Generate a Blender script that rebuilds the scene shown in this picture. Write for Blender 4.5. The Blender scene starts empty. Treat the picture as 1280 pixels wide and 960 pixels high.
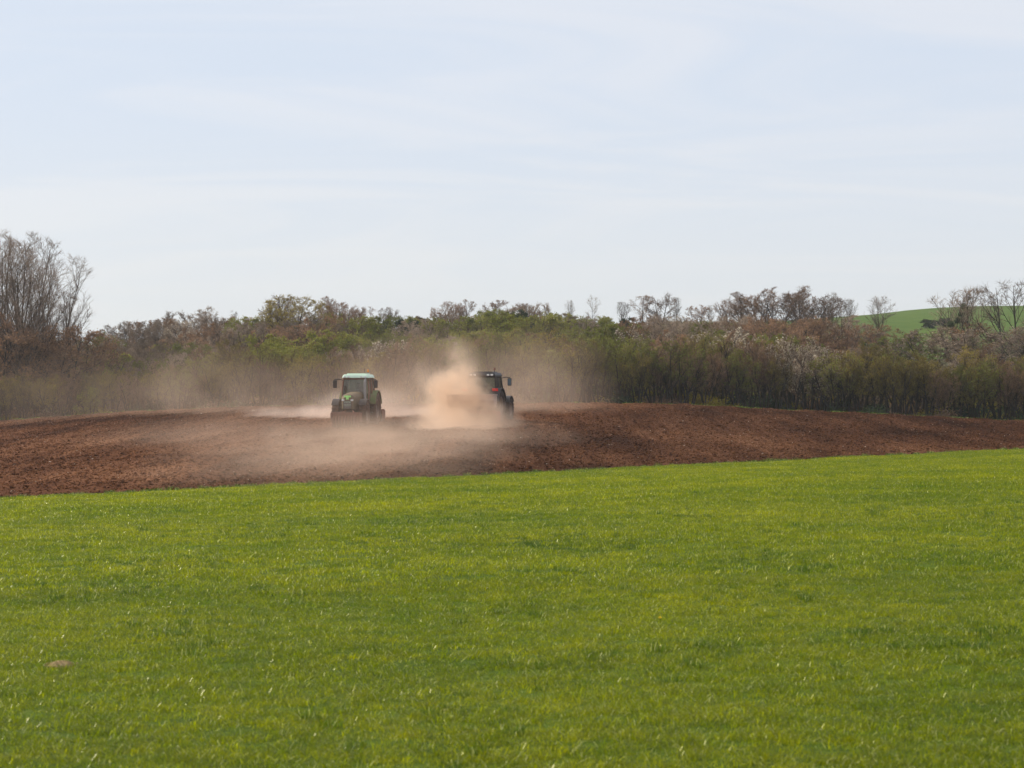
import bpy, bmesh, math, random
import numpy as np
from mathutils import Vector, Matrix
from mathutils.noise import noise as pnoise

SC = bpy.context.scene
COL = SC.collection
R = math.radians
F = 2489.0           # focal length in photo pixels (70 mm on 36 mm, 1280 px)
EYE = 1.8

# ------------------------------------------------------------------ camera
cam_d = bpy.data.cameras.new('camera')
cam = bpy.data.objects.new('camera', cam_d)
COL.objects.link(cam)
cam.location = (0, 0, EYE)
cam.rotation_euler = (R(90), 0, 0)
cam_d.lens = 70; cam_d.sensor_width = 36
cam_d.clip_start = 0.5; cam_d.clip_end = 6000
cam_d.dof.use_dof = True
cam_d.dof.focus_distance = 116
cam_d.dof.aperture_fstop = 5.6
SC.camera = cam

# ------------------------------------------------------------------ sky and sun
SUN_EL, SUN_AZ = R(34), R(-62)      # azimuth clockwise from +Y (view direction)
w = bpy.data.worlds.new('World'); SC.world = w; w.use_nodes = True
nt = w.node_tree; nt.nodes.clear()
def N(tree, kind, **kw):
    n = tree.nodes.new(kind)
    for k, v in kw.items():
        if k.startswith('i_'):
            n.inputs[k[2:].replace('_', ' ')].default_value = v
        else:
            setattr(n, k, v)
    return n
def L(tree, a, b): tree.links.new(a, b)
sky = N(nt, 'ShaderNodeTexSky', sky_type='NISHITA', sun_disc=False)
sky.sun_elevation = SUN_EL; sky.sun_rotation = SUN_AZ
sky.air_density = 1.0; sky.dust_density = 1.5; sky.ozone_density = 1.0; sky.altitude = 100
bg = N(nt, 'ShaderNodeBackground'); bg.inputs['Strength'].default_value = 0.10
out = N(nt, 'ShaderNodeOutputWorld')
tc = N(nt, 'ShaderNodeTexCoord')
sep = N(nt, 'ShaderNodeSeparateXYZ'); L(nt, tc.outputs['Generated'], sep.inputs[0])
zz = N(nt, 'ShaderNodeMath', operation='MAXIMUM'); L(nt, sep.outputs['Z'], zz.inputs[0]); zz.inputs[1].default_value = 0.0
za = N(nt, 'ShaderNodeMath', operation='ADD'); L(nt, zz.outputs[0], za.inputs[0]); za.inputs[1].default_value = 0.12
dx = N(nt, 'ShaderNodeMath', operation='DIVIDE'); L(nt, sep.outputs['X'], dx.inputs[0]); L(nt, za.outputs[0], dx.inputs[1])
dy = N(nt, 'ShaderNodeMath', operation='DIVIDE'); L(nt, sep.outputs['Y'], dy.inputs[0]); L(nt, za.outputs[0], dy.inputs[1])
cmb = N(nt, 'ShaderNodeCombineXYZ'); L(nt, dx.outputs[0], cmb.inputs[0]); L(nt, dy.outputs[0], cmb.inputs[1])
mp = N(nt, 'ShaderNodeMapping'); L(nt, cmb.outputs[0], mp.inputs[0])
mp.inputs['Rotation'].default_value = (0, 0, R(-22)); mp.inputs['Scale'].default_value = (0.6, 1.3, 1)
cn = N(nt, 'ShaderNodeTexNoise', noise_dimensions='2D'); L(nt, mp.outputs[0], cn.inputs['Vector'])
cn.inputs['Scale'].default_value = 1.25; cn.inputs['Detail'].default_value = 7; cn.inputs['Roughness'].default_value = 0.56; cn.inputs['Distortion'].default_value = 0.7
cr = N(nt, 'ShaderNodeMapRange', interpolation_type='SMOOTHSTEP'); L(nt, cn.outputs[0], cr.inputs[0])
cr.inputs[1].default_value = 0.36; cr.inputs[2].default_value = 0.68; cr.inputs[3].default_value = 0.0; cr.inputs[4].default_value = 1.0
# thin high cloud in front of a pale blue spring sky, whiter low down where one looks through more of it
cl = N(nt, 'ShaderNodeMix', data_type='RGBA'); L(nt, cr.outputs[0], cl.inputs[0])
cl.inputs[6].default_value = (7.3, 8.05, 9.25, 1); cl.inputs[7].default_value = (8.2, 8.55, 9.3, 1)
hz_ = N(nt, 'ShaderNodeMapRange', interpolation_type='SMOOTHSTEP'); L(nt, zz.outputs[0], hz_.inputs[0])
hz_.inputs[1].default_value = 0.0; hz_.inputs[2].default_value = 0.16; hz_.inputs[3].default_value = 0.85; hz_.inputs[4].default_value = 0.0
cl2 = N(nt, 'ShaderNodeMix', data_type='RGBA'); L(nt, hz_.outputs[0], cl2.inputs[0]); L(nt, cl.outputs[2], cl2.inputs[6]); cl2.inputs[7].default_value = (8.5, 8.6, 8.7, 1)
mx = N(nt, 'ShaderNodeMix', data_type='RGBA'); mx.inputs[0].default_value = 0.88
L(nt, sky.outputs[0], mx.inputs[6]); L(nt, cl2.outputs[2], mx.inputs[7])
L(nt, mx.outputs[2], bg.inputs['Color']); L(nt, bg.outputs[0], out.inputs['Surface'])

sun_d = bpy.data.lights.new('sun', 'SUN'); sun_d.energy = 5.0; sun_d.angle = R(0.53); sun_d.color = (1.0, 0.92, 0.79)
sun = bpy.data.objects.new('sun', sun_d); COL.objects.link(sun)
sd = Vector((math.cos(SUN_EL)*math.sin(SUN_AZ), math.cos(SUN_EL)*math.cos(SUN_AZ), math.sin(SUN_EL)))
sun.rotation_euler = sd.to_track_quat('Z', 'Y').to_euler()
sun.location = (-60, 40, 60)

SC.view_settings.view_transform = 'Standard'; SC.view_settings.look = 'None'
SC.view_settings.exposure = 0.0; SC.view_settings.gamma = 1.0
cy = SC.cycles
cy.max_bounces = 6; cy.diffuse_bounces = 2; cy.glossy_bounces = 2; cy.transmission_bounces = 4
cy.transparent_max_bounces = 8; cy.volume_bounces = 3
cy.volume_max_steps = 256; cy.volume_step_rate = 1.0
cy.use_denoising = True

# ------------------------------------------------------------------ helpers
def tag(o, label=None, cat=None, group=None, kind=None):
    if label: o['label'] = label
    if cat: o['category'] = cat
    if group: o['group'] = group
    if kind: o['kind'] = kind
    return o
def link(name, data, parent=None):
    o = bpy.data.objects.new(name, data); COL.objects.link(o)
    if parent is not None: o.parent = parent
    return o
def empty(name, loc=(0, 0, 0), rz=0):
    o = bpy.data.objects.new(name, None); COL.objects.link(o)
    o.location = loc; o.rotation_euler = (0, 0, rz); o.empty_display_size = 0.3
    return o
def mesh_from(name, verts, faces, mat=None, smooth=False):
    me = bpy.data.meshes.new(name)
    me.from_pydata([tuple(v) for v in verts], [], faces)
    if mat: me.materials.append(mat)
    if smooth: me.polygons.foreach_set('use_smooth', [True]*len(me.polygons))
    me.update()
    return me

class MB:
    """collects shapes for one mesh object"""
    def __init__(s): s.v = []; s.f = []
    def add(s, vs, fs):
        n = len(s.v); s.v += [tuple(v) for v in vs]; s.f += [tuple(i+n for i in f) for f in fs]
    def box(s, c, d, rot=None, taper=1.0, bev=0.0):
        bm = bmesh.new(); bmesh.ops.create_cube(bm, size=1)
        for v in bm.verts:
            t = taper if v.co.z > 0 else 1
            v.co = Vector((v.co.x*d[0]*t, v.co.y*d[1]*t, v.co.z*d[2]))
        if bev > 0: bmesh.ops.bevel(bm, geom=bm.edges[:], offset=bev, segments=2, affect='EDGES', profile=0.5)
        m = Matrix.Translation(c) @ (rot.to_matrix().to_4x4() if rot else Matrix.Identity(4))
        bm.transform(m); s.bm(bm)
    def bm(s, bm):
        bm.verts.ensure_lookup_table()
        s.add([v.co.copy() for v in bm.verts], [[v.index for v in f.verts] for f in bm.faces]); bm.free()
    def tube(s, pts, rad, k=8, caps=True):
        pts = [Vector(p) for p in pts]
        if not hasattr(rad, '__len__'): rad = [rad]*len(pts)
        n0 = len(s.v); ref = None
        for i, p in enumerate(pts):
            d = (pts[min(i+1, len(pts)-1)] - pts[max(i-1, 0)]).normalized()
            if ref is None:
                ref = Vector((1, 0, 0)) if abs(d.x) < .8 else Vector((0, 1, 0))
            a = d.cross(ref).normalized(); b = d.cross(a).normalized(); ref = b.cross(d) if False else ref
            for j in range(k):
                t = 2*math.pi*j/k
                s.v.append(tuple(p + (a*math.cos(t) + b*math.sin(t))*rad[i]))
        for i in range(len(pts)-1):
            for j in range(k):
                s.f.append((n0+i*k+j, n0+i*k+(j+1) % k, n0+(i+1)*k+(j+1) % k, n0+(i+1)*k+j))
        if caps:
            s.f.append(tuple(n0+j for j in reversed(range(k)))); s.f.append(tuple(n0+(len(pts)-1)*k+j for j in range(k)))
    def lathe_x(s, c, prof, k=28):
        """profile of (x offset, radius) spun about an axis along X"""
        n0 = len(s.v); c = Vector(c)
        for (x, r) in prof:
            for j in range(k):
                t = 2*math.pi*j/k
                s.v.append((c.x+x, c.y+r*math.cos(t), c.z+r*math.sin(t)))
        for i in range(len(prof)-1):
            for j in range(k):
                s.f.append((n0+i*k+j, n0+i*k+(j+1) % k, n0+(i+1)*k+(j+1) % k, n0+(i+1)*k+j))
    def prism_x(s, poly, x0, x1):
        """(y, z) outline extruded along X"""
        n = len(poly); n0 = len(s.v)
        s.v += [(x0, y, z) for y, z in poly] + [(x1, y, z) for y, z in poly]
        for i in range(n): s.f.append((n0+i, n0+(i+1) % n, n0+n+(i+1) % n, n0+n+i))
        s.f.append(tuple(n0+i for i in reversed(range(n)))); s.f.append(tuple(n0+n+i for i in range(n)))
    def build(s, name, mat, parent=None, smooth=False):
        me = mesh_from(name, s.v, s.f, mat, smooth)
        bm = bmesh.new(); bm.from_mesh(me); bmesh.ops.recalc_face_normals(bm, faces=bm.faces[:]); bm.to_mesh(me); bm.free()
        return link(name, me, parent)

def interp(x, xs, ys):
    return float(np.interp(x, xs, ys))
def sm(t): t = min(1, max(0, t)); return t*t*(3-2*t)

# ------------------------------------------------------------------ terrain
A_, B_ = 0.01335, -0.01425           # field edge line: A*y + B*x = 1
CREST_PX = [-600, 0, 150, 300, 420, 640, 700, 850, 960, 1100, 1280, 1900]
CREST_ROW = [560, 527, 516, 509.5, 507, 505, 504, 506, 512, 518, 527, 548]
MID_PX = [-600, 0, 110, 230, 360, 500, 640, 740, 840, 960, 1060, 1130, 1280, 1900]
MID_ROW = [448, 444, 440, 426, 419, 416, 413, 411, 407, 409, 427, 450, 446, 440]
FAR_PX = [-600, 0, 300, 640, 840, 960, 1090, 1130, 1170, 1230, 1280, 1900]
FAR_ROW = [460, 455, 445, 430, 410, 405, 393.5, 388, 385, 383, 383, 385]
def H(x, y):
    t = A_*y + B_*x
    if t <= 1.0 and y < 150 or y <= 1:
        return -1.6*max(t, 0)**1.3 if t <= 1 else -1.6
    u = x/max(y, 1); px = 640 + u*F
    zc = EYE - (interp(px, CREST_PX, CREST_ROW)-480)/F*150
    if y <= 150:
        yb = 1/(A_+B_*u); s = (y-yb)/(150-yb)
        f = 0.7*sm(s) + 0.3*math.sin(math.pi/2*min(1, s))
        return -1.6 + (zc+1.6)*f
    z2 = zc-0.75
    z3 = EYE + (480-interp(px, MID_PX, MID_ROW))/F*262
    z4 = EYE + (480-interp(px, FAR_PX, FAR_ROW))/F*470
    if y < 156: return zc + (z2-zc)*sm((y-150)/6)
    if y < 262:
        k = (y-156)/106
        return z2 + (z3-z2)*(0.6*k + 0.4*sm(k))
    if y < 470:
        k = (y-262)/208
        return z3 + (z4-z3)*(0.5*k + 0.5*math.sin(math.pi/2*k))
    return z4 - 8*sm((y-470)/400)
def X(px, y): return (px-640)/F*y
def at(px, y, dz=0.0):
    x = X(px, y); return Vector((x, y, H(x, y)+dz))

# ------------------------------------------------------------------ materials
def mat(name):
    m = bpy.data.materials.new(name); m.use_nodes = True
    m.node_tree.nodes.clear(); return m, m.node_tree
def ramp(t, fac, stops):
    r = N(t, 'ShaderNodeValToRGB'); L(t, fac, r.inputs[0])
    e = r.color_ramp.elements
    while len(e) < len(stops): e.new(0.5)
    for i, (p, c) in enumerate(stops):
        e[i].position = p; e[i].color = (*c, 1)
    return r
def noise(t, vec, scale, detail=3, rough=0.55, dist=0.0):
    n = N(t, 'ShaderNodeTexNoise'); n.inputs['Scale'].default_value = scale
    n.inputs['Detail'].default_value = detail; n.inputs['Roughness'].default_value = rough; n.inputs['Distortion'].default_value = dist
    if vec is not None: L(t, vec, n.inputs['Vector'])
    return n
def mixc(t, fac, a, b, mode='MIX'):
    m = N(t, 'ShaderNodeMix', data_type='RGBA', blend_type=mode)
    if isinstance(fac, float): m.inputs[0].default_value = fac
    else: L(t, fac, m.inputs[0])
    for s, v in ((6, a), (7, b)):
        if isinstance(v, tuple): m.inputs[s].default_value = (*v, 1)
        else: L(t, v, m.inputs[s])
    return m.outputs[2]
def finish(t, color, rough=0.9, bump=None, bumps=0.3, spec=0.3, metal=0.0):
    p = N(t, 'ShaderNodeBsdfPrincipled'); o = N(t, 'ShaderNodeOutputMaterial')
    if isinstance(color, tuple): p.inputs['Base Color'].default_value = (*color, 1)
    else: L(t, color, p.inputs['Base Color'])
    if isinstance(rough, float): p.inputs['Roughness'].default_value = rough
    else: L(t, rough, p.inputs['Roughness'])
    p.inputs['Specular IOR Level'].default_value = spec; p.inputs['Metallic'].default_value = metal
    if bump is not None:
        b = N(t, 'ShaderNodeBump'); b.inputs['Strength'].default_value = bumps; b.inputs['Distance'].default_value = 0.05
        L(t, bump, b.inputs['Height']); L(t, b.outputs[0], p.inputs['Normal'])
    L(t, p.outputs[0], o.inputs['Surface']); return p

def world_pos(t):
    g = N(t, 'ShaderNodeNewGeometry'); return g.outputs['Position']

def m_soil(clod=False):
    m, t = mat('soil_clod' if clod else 'ploughed_soil')
    P = world_pos(t)
    # passes of the machine run away from the camera, a little to the right
    mpn = N(t, 'ShaderNodeMapping'); L(t, P, mpn.inputs[0]); mpn.inputs['Rotation'].default_value = (0, 0, R(13)); mpn.inputs['Scale'].default_value = (0.33, 0.035, 0.3)
    band = noise(t, mpn.outputs[0], 1.0, 3, 0.5, 0.4)
    big = noise(t, P, 0.055, 3, 0.5)
    fine = noise(t, P, 2.2, 5, 0.65)
    dark, midc, lite = (0.046, 0.0175, 0.0080), (0.108, 0.0415, 0.0180), (0.21, 0.094, 0.045)
    ad = N(t, 'ShaderNodeMath', operation='MULTIPLY_ADD'); L(t, band.outputs[0], ad.inputs[0]); ad.inputs[1].default_value = 0.75
    L(t, big.outputs[0], ad.inputs[2])
    ad2 = N(t, 'ShaderNodeMath', operation='MULTIPLY_ADD'); L(t, fine.outputs[0], ad2.inputs[0]); ad2.inputs[1].default_value = 0.30
    mpl = N(t, 'ShaderNodeMapping'); L(t, P, mpl.inputs[0]); mpl.inputs['Rotation'].default_value = (0, 0, R(13)); mpl.inputs['Scale'].default_value = (3.2, 0.06, 1)
    tine = noise(t, mpl.outputs[0], 1.0, 2, 0.5)
    adt = N(t, 'ShaderNodeMath', operation='MULTIPLY_ADD'); L(t, tine.outputs[0], adt.inputs[0]); adt.inputs[1].default_value = 0.42; L(t, ad.outputs[0], adt.inputs[2]); L(t, adt.outputs[0], ad2.inputs[2])
    src = ad2.outputs[0]
    if clod:
        oi = N(t, 'ShaderNodeObjectInfo')
        ad3 = N(t, 'ShaderNodeMath', operation='MULTIPLY_ADD'); L(t, oi.outputs['Random'], ad3.inputs[0]); ad3.inputs[1].default_value = 0.5
        a4 = N(t, 'ShaderNodeMath', operation='ADD'); L(t, src, a4.inputs[0]); a4.inputs[1].default_value = -0.22
        L(t, a4.outputs[0], ad3.inputs[2]); src = ad3.outputs[0]
    rp = ramp(t, src, [(0.66, dark), (0.98, midc), (1.0, midc)])
    rp.color_ramp.elements[2].position = 1.0
    mr = N(t, 'ShaderNodeMapRange'); L(t, src, mr.inputs[0]); mr.inputs[1].default_value = 0.99; mr.inputs[2].default_value = 1.51
    rp = ramp(t, mr.outputs[0], [(0.0, dark), (0.48, midc), (1.0, lite)])
    # last passes right of the tractors: damp soil, plus the dust's shade painted in
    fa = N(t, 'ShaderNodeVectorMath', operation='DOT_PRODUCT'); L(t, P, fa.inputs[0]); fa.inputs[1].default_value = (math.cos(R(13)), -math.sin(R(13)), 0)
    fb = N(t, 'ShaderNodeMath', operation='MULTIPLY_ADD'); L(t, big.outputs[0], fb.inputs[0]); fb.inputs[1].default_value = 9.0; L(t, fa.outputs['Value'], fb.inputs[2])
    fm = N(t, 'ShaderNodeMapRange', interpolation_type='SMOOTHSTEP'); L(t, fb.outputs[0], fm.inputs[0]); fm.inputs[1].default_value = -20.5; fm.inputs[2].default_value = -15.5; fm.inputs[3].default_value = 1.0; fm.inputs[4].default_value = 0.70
    moist_shaded = N(t, 'ShaderNodeVectorMath', operation='SCALE'); L(t, rp.outputs[0], moist_shaded.inputs[0]); L(t, fm.outputs[0], moist_shaded.inputs['Scale'])
    finish(t, moist_shaded.outputs[0], 1.0, fine.outputs[0], 0.6, 0.03)
    return m
def m_simple(name, c1, c2, scale=4.0, rough=0.8, spec=0.3, metal=0.0, rnd=False, trans=0.0, bumps=0.0):
    m, t = mat(name)
    tcn = N(t, 'ShaderNodeTexCoord')
    n = noise(t, tcn.outputs['Object'], scale, 4, 0.6)
    f = n.outputs[0]
    if rnd:
        oi = N(t, 'ShaderNodeObjectInfo')
        a = N(t, 'ShaderNodeMath', operation='MULTIPLY_ADD'); L(t, oi.outputs['Random'], a.inputs[0]); a.inputs[1].default_value = 0.7
        b = N(t, 'ShaderNodeMath', operation='MULTIPLY_ADD'); L(t, f, b.inputs[0]); b.inputs[1].default_value = 1.0; b.inputs[2].default_value = -0.35
        L(t, b.outputs[0], a.inputs[2]); f = a.outputs[0]
    r = ramp(t, f, [(0.3, c1), (0.7, c2)])
    p = finish(t, r.outputs[0], rough, n.outputs[0] if bumps else None, bumps, spec, metal)
    if trans > 0:
        o = next(x for x in t.nodes if x.type == 'OUTPUT_MATERIAL')
        tr = N(t, 'ShaderNodeBsdfTranslucent'); L(t, r.outputs[0], tr.inputs[0])
        mxs = N(t, 'ShaderNodeMixShader'); mxs.inputs[0].default_value = trans
        L(t, p.outputs[0], mxs.inputs[1]); L(t, tr.outputs[0], mxs.inputs[2]); L(t, mxs.outputs[0], o.inputs['Surface'])
    return m

def m_blade(name, base_a, base_b, trans, rough=0.32, tipc=None):
    """grass blades: colour varies over the meadow in broad patches, light passes through them"""
    m, t = mat(name)
    P = world_pos(t)
    big = noise(t, P, 0.16, 4, 0.55); sml = noise(t, P, 1.7, 3, 0.6)
    oi = N(t, 'ShaderNodeObjectInfo')
    s1 = N(t, 'ShaderNodeMath', operation='MULTIPLY_ADD'); L(t, big.outputs[0], s1.inputs[0]); s1.inputs[1].default_value = 1.1
    s2 = N(t, 'ShaderNodeMath', operation='MULTIPLY_ADD'); L(t, sml.outputs[0], s2.inputs[0]); s2.inputs[1].default_value = 0.8
    s3 = N(t, 'ShaderNodeMath', operation='MULTIPLY'); L(t, oi.outputs['Random'], s3.inputs[0]); s3.inputs[1].default_value = 0.5
    L(t, s3.outputs[0], s2.inputs[2]); L(t, s2.outputs[0], s1.inputs[2])
    mr = N(t, 'ShaderNodeMapRange'); L(t, s1.outputs[0], mr.inputs[0]); mr.inputs[1].default_value = 0.75; mr.inputs[2].default_value = 1.65
    r = ramp(t, mr.outputs[0], [(0.0, base_a), (0.55, tuple((a+b)/2 for a, b in zip(base_a, base_b))), (1.0, base_b)])
    gi_ = N(t, 'ShaderNodeNewGeometry')          # every blade differs a little; a few are straw-pale, painted in as glints
    ra = N(t, 'ShaderNodeMapRange'); L(t, gi_.outputs['Random Per Island'], ra.inputs[0]); ra.inputs[3].default_value = 0.50; ra.inputs[4].default_value = 1.45
    hv = N(t, 'ShaderNodeVectorMath', operation='SCALE'); L(t, r.outputs[0], hv.inputs[0]); L(t, ra.outputs[0], hv.inputs['Scale'])
    fr_ = N(t, 'ShaderNodeMath', operation='MULTIPLY'); L(t, gi_.outputs['Random Per Island'], fr_.inputs[0]); fr_.inputs[1].default_value = 17.31
    fr2 = N(t, 'ShaderNodeMath', operation='FRACT'); L(t, fr_.outputs[0], fr2.inputs[0])
    gt_ = N(t, 'ShaderNodeMath', operation='GREATER_THAN'); L(t, fr2.outputs[0], gt_.inputs[0]); gt_.inputs[1].default_value = 0.955
    class _R: outputs = [mixc(t, gt_.outputs[0], hv.outputs[0], (0.62, 0.62, 0.20))]
    r = _R
    p = finish(t, r.outputs[0], rough, None, 0, 0.26)
    p.inputs['Specular Tint'].default_value = (1.0, 0.98, 0.30, 1)
    o = next(x for x in t.nodes if x.type == 'OUTPUT_MATERIAL')
    tr = N(t, 'ShaderNodeBsdfTranslucent'); L(t, r.outputs[0], tr.inputs[0])
    mxs = N(t, 'ShaderNodeMixShader'); mxs.inputs[0].default_value = trans
    L(t, p.outputs[0], mxs.inputs[1]); L(t, tr.outputs[0], mxs.inputs[2]); L(t, mxs.outputs[0], o.inputs['Surface'])
    return m
def m_turf(name, a, b, c):
    m, t = mat(name); P = world_pos(t)
    n1 = noise(t, P, 0.2, 5, 0.6); n2 = noise(t, P, 14.0, 4, 0.7)
    s = N(t, 'ShaderNodeMath', operation='MULTIPLY_ADD'); L(t, n2.outputs[0], s.inputs[0]); s.inputs[1].default_value = 0.8
    L(t, n1.outputs[0], s.inputs[2])
    mr = N(t, 'ShaderNodeMapRange'); L(t, s.outputs[0], mr.inputs[0]); mr.inputs[1].default_value = 0.6; mr.inputs[2].default_value = 1.2
    r = ramp(t, mr.outputs[0], [(0.0, a), (0.5, b), (1.0, c)])
    finish(t, r.outputs[0], 0.95, n2.outputs[0], 0.8, 0.1)
    return m

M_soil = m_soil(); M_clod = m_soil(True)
M_turf = m_turf('turf_ground', (0.03, 0.05, 0.003), (0.07, 0.11, 0.004), (0.13, 0.155, 0.006))
M_blade = m_blade('grass_blade', (0.090, 0.170, 0.001), (0.44, 0.435, 0.001), 0.63, 0.26)
M_blade_dk = m_blade('coarse_grass_blade', (0.05, 0.11, 0.004), (0.12, 0.19, 0.008), 0.45, 0.42)
M_hillfloor = m_turf('woodland_floor', (0.035, 0.030, 0.016), (0.075, 0.065, 0.025), (0.09, 0.115, 0.03))
M_verge = m_turf('verge_turf', (0.02, 0.035, 0.010), (0.04, 0.055, 0.015), (0.10, 0.085, 0.045))
M_far = m_turf('winter_wheat', (0.055, 0.096, 0.010), (0.070, 0.115, 0.013), (0.102, 0.130, 0.020))
M_stone = m_simple('pale_stone', (0.30, 0.21, 0.15), (0.50, 0.40, 0.31), 3, 0.9, rnd=True)

# ------------------------------------------------------------------ ground sheets
def grid_mesh(name, cols, rows, fn, mat_):
    nc, nr = len(cols), len(rows)
    vs = [fn(c, r_) for r_ in rows for c in cols]
    fs = [(i*nc+j, i*nc+j+1, (i+1)*nc+j+1, (i+1)*nc+j) for i in range(nr-1) for j in range(nc-1)]
    o = link(name, mesh_from(name, vs, fs, mat_, True)); tag(o, kind='structure'); return o
ab = math.hypot(A_, B_); QB = 1/ab
E = Vector((A_, -B_, 0)).normalized(); NN = Vector((B_, A_, 0)).normalized()   # along / across the field edge
def edge_wobble(p): return 0.36*pnoise(Vector((p*0.35, 3.1, 0))) + 0.22*pnoise(Vector((p*1.7, 9.1, 0)))
def g_fn(p, q):
    q = min(q, QB)
    if q > QB-0.5: q = QB-0.25+edge_wobble(p) if q >= QB-1e-6 else q-0.0
    v = E*p + NN*q
    if v.y > 150: v.y = 150
    z = H(v.x, v.y) + 0.05*pnoise(Vector((v.x*0.25, v.y*0.25, 0)))
    return (v.x, v.y, z + 0.012)
ps = np.concatenate([np.linspace(-220, -75, 12), np.linspace(-70, 160, 460)])
qs = np.concatenate([np.linspace(-60, -5, 14), np.linspace(-4, QB-0.7, 110), [QB-0.45, QB]])
grass_o = grid_mesh('grass_field', ps, qs, g_fn, M_turf)

us = np.concatenate([np.linspace(-0.62, -0.30, 30)[:-1], np.linspace(-0.30, 0.30, 620), np.linspace(0.30, 0.44, 14)[1:]])
ss = np.linspace(-0.012, 1.0, 300)
def soil_relief(x, y):
    a = x*math.cos(R(13)) - y*math.sin(R(13)); b = x*math.sin(R(13)) + y*math.cos(R(13))
    z = 0.035*math.sin(a*2*math.pi/3.1 + 0.5*pnoise(Vector((a*0.2, b*0.05, 0))))
    z += 0.022*pnoise(Vector((a*1.3, b*0.35, 1.7))) + 0.012*pnoise(Vector((x*3.1, y*3.1, 5.0)))
    return z
def f_fn(u, s):
    yb = 1/(A_+B_*u); y = yb + s*(150-yb) if yb < 149.5 else 150
    x = u*y
    k = sm(s/0.03)
    return (x, y, H(x, y) + (soil_relief(x, y) + 0.05)*k - 0.06*(1-k))
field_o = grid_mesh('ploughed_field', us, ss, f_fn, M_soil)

uw = np.linspace(-0.75, 0.75, 240)
def v_fn(u, y): return (u*y, y, H(u*y, y) + (0.06*pnoise(Vector((u*y, y, 0))) if y > 150.3 else 0))
grid_mesh('grass_verge', uw, [150, 150.6, 151.4, 152.5, 154, 155.6], v_fn, M_verge)
def w_fn(u, y): return (u*y, y, H(u*y, y) + (0.35*pnoise(Vector((u*y*0.2, y*0.2, 0))) if y > 156 else 0))
grid_mesh('hillside', uw, list(np.linspace(155.6, 262, 70)), w_fn, M_hillfloor)
def fr_fn(u, y): return (u*y, y, H(u*y, y) + (0.3*pnoise(Vector((u*y*0.03, y*0.03, 0))) if 266 < y else 0.35*pnoise(Vector((u*y*0.2, 262*0.2, 0)))*(1-sm((y-262)/6))))
grid_mesh('far_hill', uw, [262, 264, 266, 270] + list(np.linspace(276, 480, 40)) + [520, 600, 700, 870, 1200, 2500], fr_fn, M_far)

# ------------------------------------------------------------------ scattered small stuff (points carry scale, turn and kind)
def scatter(name, pts, scl, rot, idx, protos, label=None):
    me = bpy.data.meshes.new(name); me.vertices.add(len(pts))
    me.vertices.foreach_set('co', np.asarray(pts, dtype=np.float32).ravel())
    for nm, ty, arr in (('scl', 'FLOAT_VECTOR', scl), ('rot', 'FLOAT_VECTOR', rot), ('idx', 'INT', idx)):
        at_ = me.attributes.new(nm, ty, 'POINT')
        at_.data.foreach_set('vector' if ty == 'FLOAT_VECTOR' else 'value', np.asarray(arr, dtype=np.float32 if ty != 'INT' else np.int32).ravel())
    o = link(name, me); tag(o, kind='stuff', label=label)
    ng = bpy.data.node_groups.new(name, 'GeometryNodeTree')
    ng.interface.new_socket('Geometry', in_out='INPUT', socket_type='NodeSocketGeometry')
    ng.interface.new_socket('Geometry', in_out='OUTPUT', socket_type='NodeSocketGeometry')
    gi = ng.nodes.new('NodeGroupInput'); go = ng.nodes.new('NodeGroupOutput')
    m2p = ng.nodes.new('GeometryNodeMeshToPoints'); iop = ng.nodes.new('GeometryNodeInstanceOnPoints')
    gti = ng.nodes.new('GeometryNodeGeometryToInstance')
    for pr in reversed(protos):
        oi = ng.nodes.new('GeometryNodeObjectInfo'); oi.inputs['Object'].default_value = pr; oi.inputs['As Instance'].default_value = False
        ng.links.new(oi.outputs['Geometry'], gti.inputs[0])
    def att(nm, ty):
        a = ng.nodes.new('GeometryNodeInputNamedAttribute'); a.data_type = ty; a.inputs['Name'].default_value = nm
        return a.outputs[0]
    e2r = ng.nodes.new('FunctionNodeEulerToRotation'); ng.links.new(att('rot', 'FLOAT_VECTOR'), e2r.inputs[0])
    ng.links.new(gi.outputs[0], m2p.inputs[0]); ng.links.new(m2p.outputs[0], iop.inputs['Points'])
    ng.links.new(gti.outputs[0], iop.inputs['Instance']); iop.inputs['Pick Instance'].default_value = True
    ng.links.new(att('idx', 'INT'), iop.inputs['Instance Index']); ng.links.new(e2r.outputs[0], iop.inputs['Rotation'])
    ng.links.new(att('scl', 'FLOAT_VECTOR'), iop.inputs['Scale']); ng.links.new(iop.outputs[0], go.inputs[0])
    md = o.modifiers.new('scatter', 'NODES'); md.node_group = ng
    return o
def proto(name, mb, mat_, smooth=False):
    me = mesh_from(name, mb.v, mb.f, mat_, smooth)
    return bpy.data.objects.new(name, me)

def tuft(seed, n, rad, h0, h1, wd, lean=0.5):
    rr = random.Random(seed); mb = MB()
    for i in range(n):
        a = rr.uniform(0, 2*math.pi); r_ = rad*math.sqrt(rr.random()); h = rr.uniform(h0, h1)
        b = Vector((r_*math.cos(a), r_*math.sin(a), -0.01))
        da = rr.uniform(0, 2*math.pi); d = Vector((math.cos(da), math.sin(da), 0)); l = rr.uniform(0.15, lean)*h*1.6
        wv = Vector((-d.y, d.x, 0)).lerp(d, rr.uniform(-.5, .5)).normalized()*wd*rr.uniform(0.6, 1.3)
        p1 = b + Vector((0, 0, h*0.5)) + d*l*0.25; p2 = b + Vector((0, 0, h*0.9)) + d*l*0.65; p3 = b + Vector((0, 0, h*rr.uniform(0.75, 1.05))) + d*l*1.15
        mb.add([b-wv*.5, b+wv*.5, p1-wv*.5, p1+wv*.5, p2-wv*.35, p2+wv*.35, p3], [(0, 1, 3, 2), (2, 3, 5, 4), (4, 5, 6)])
    return mb
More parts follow.
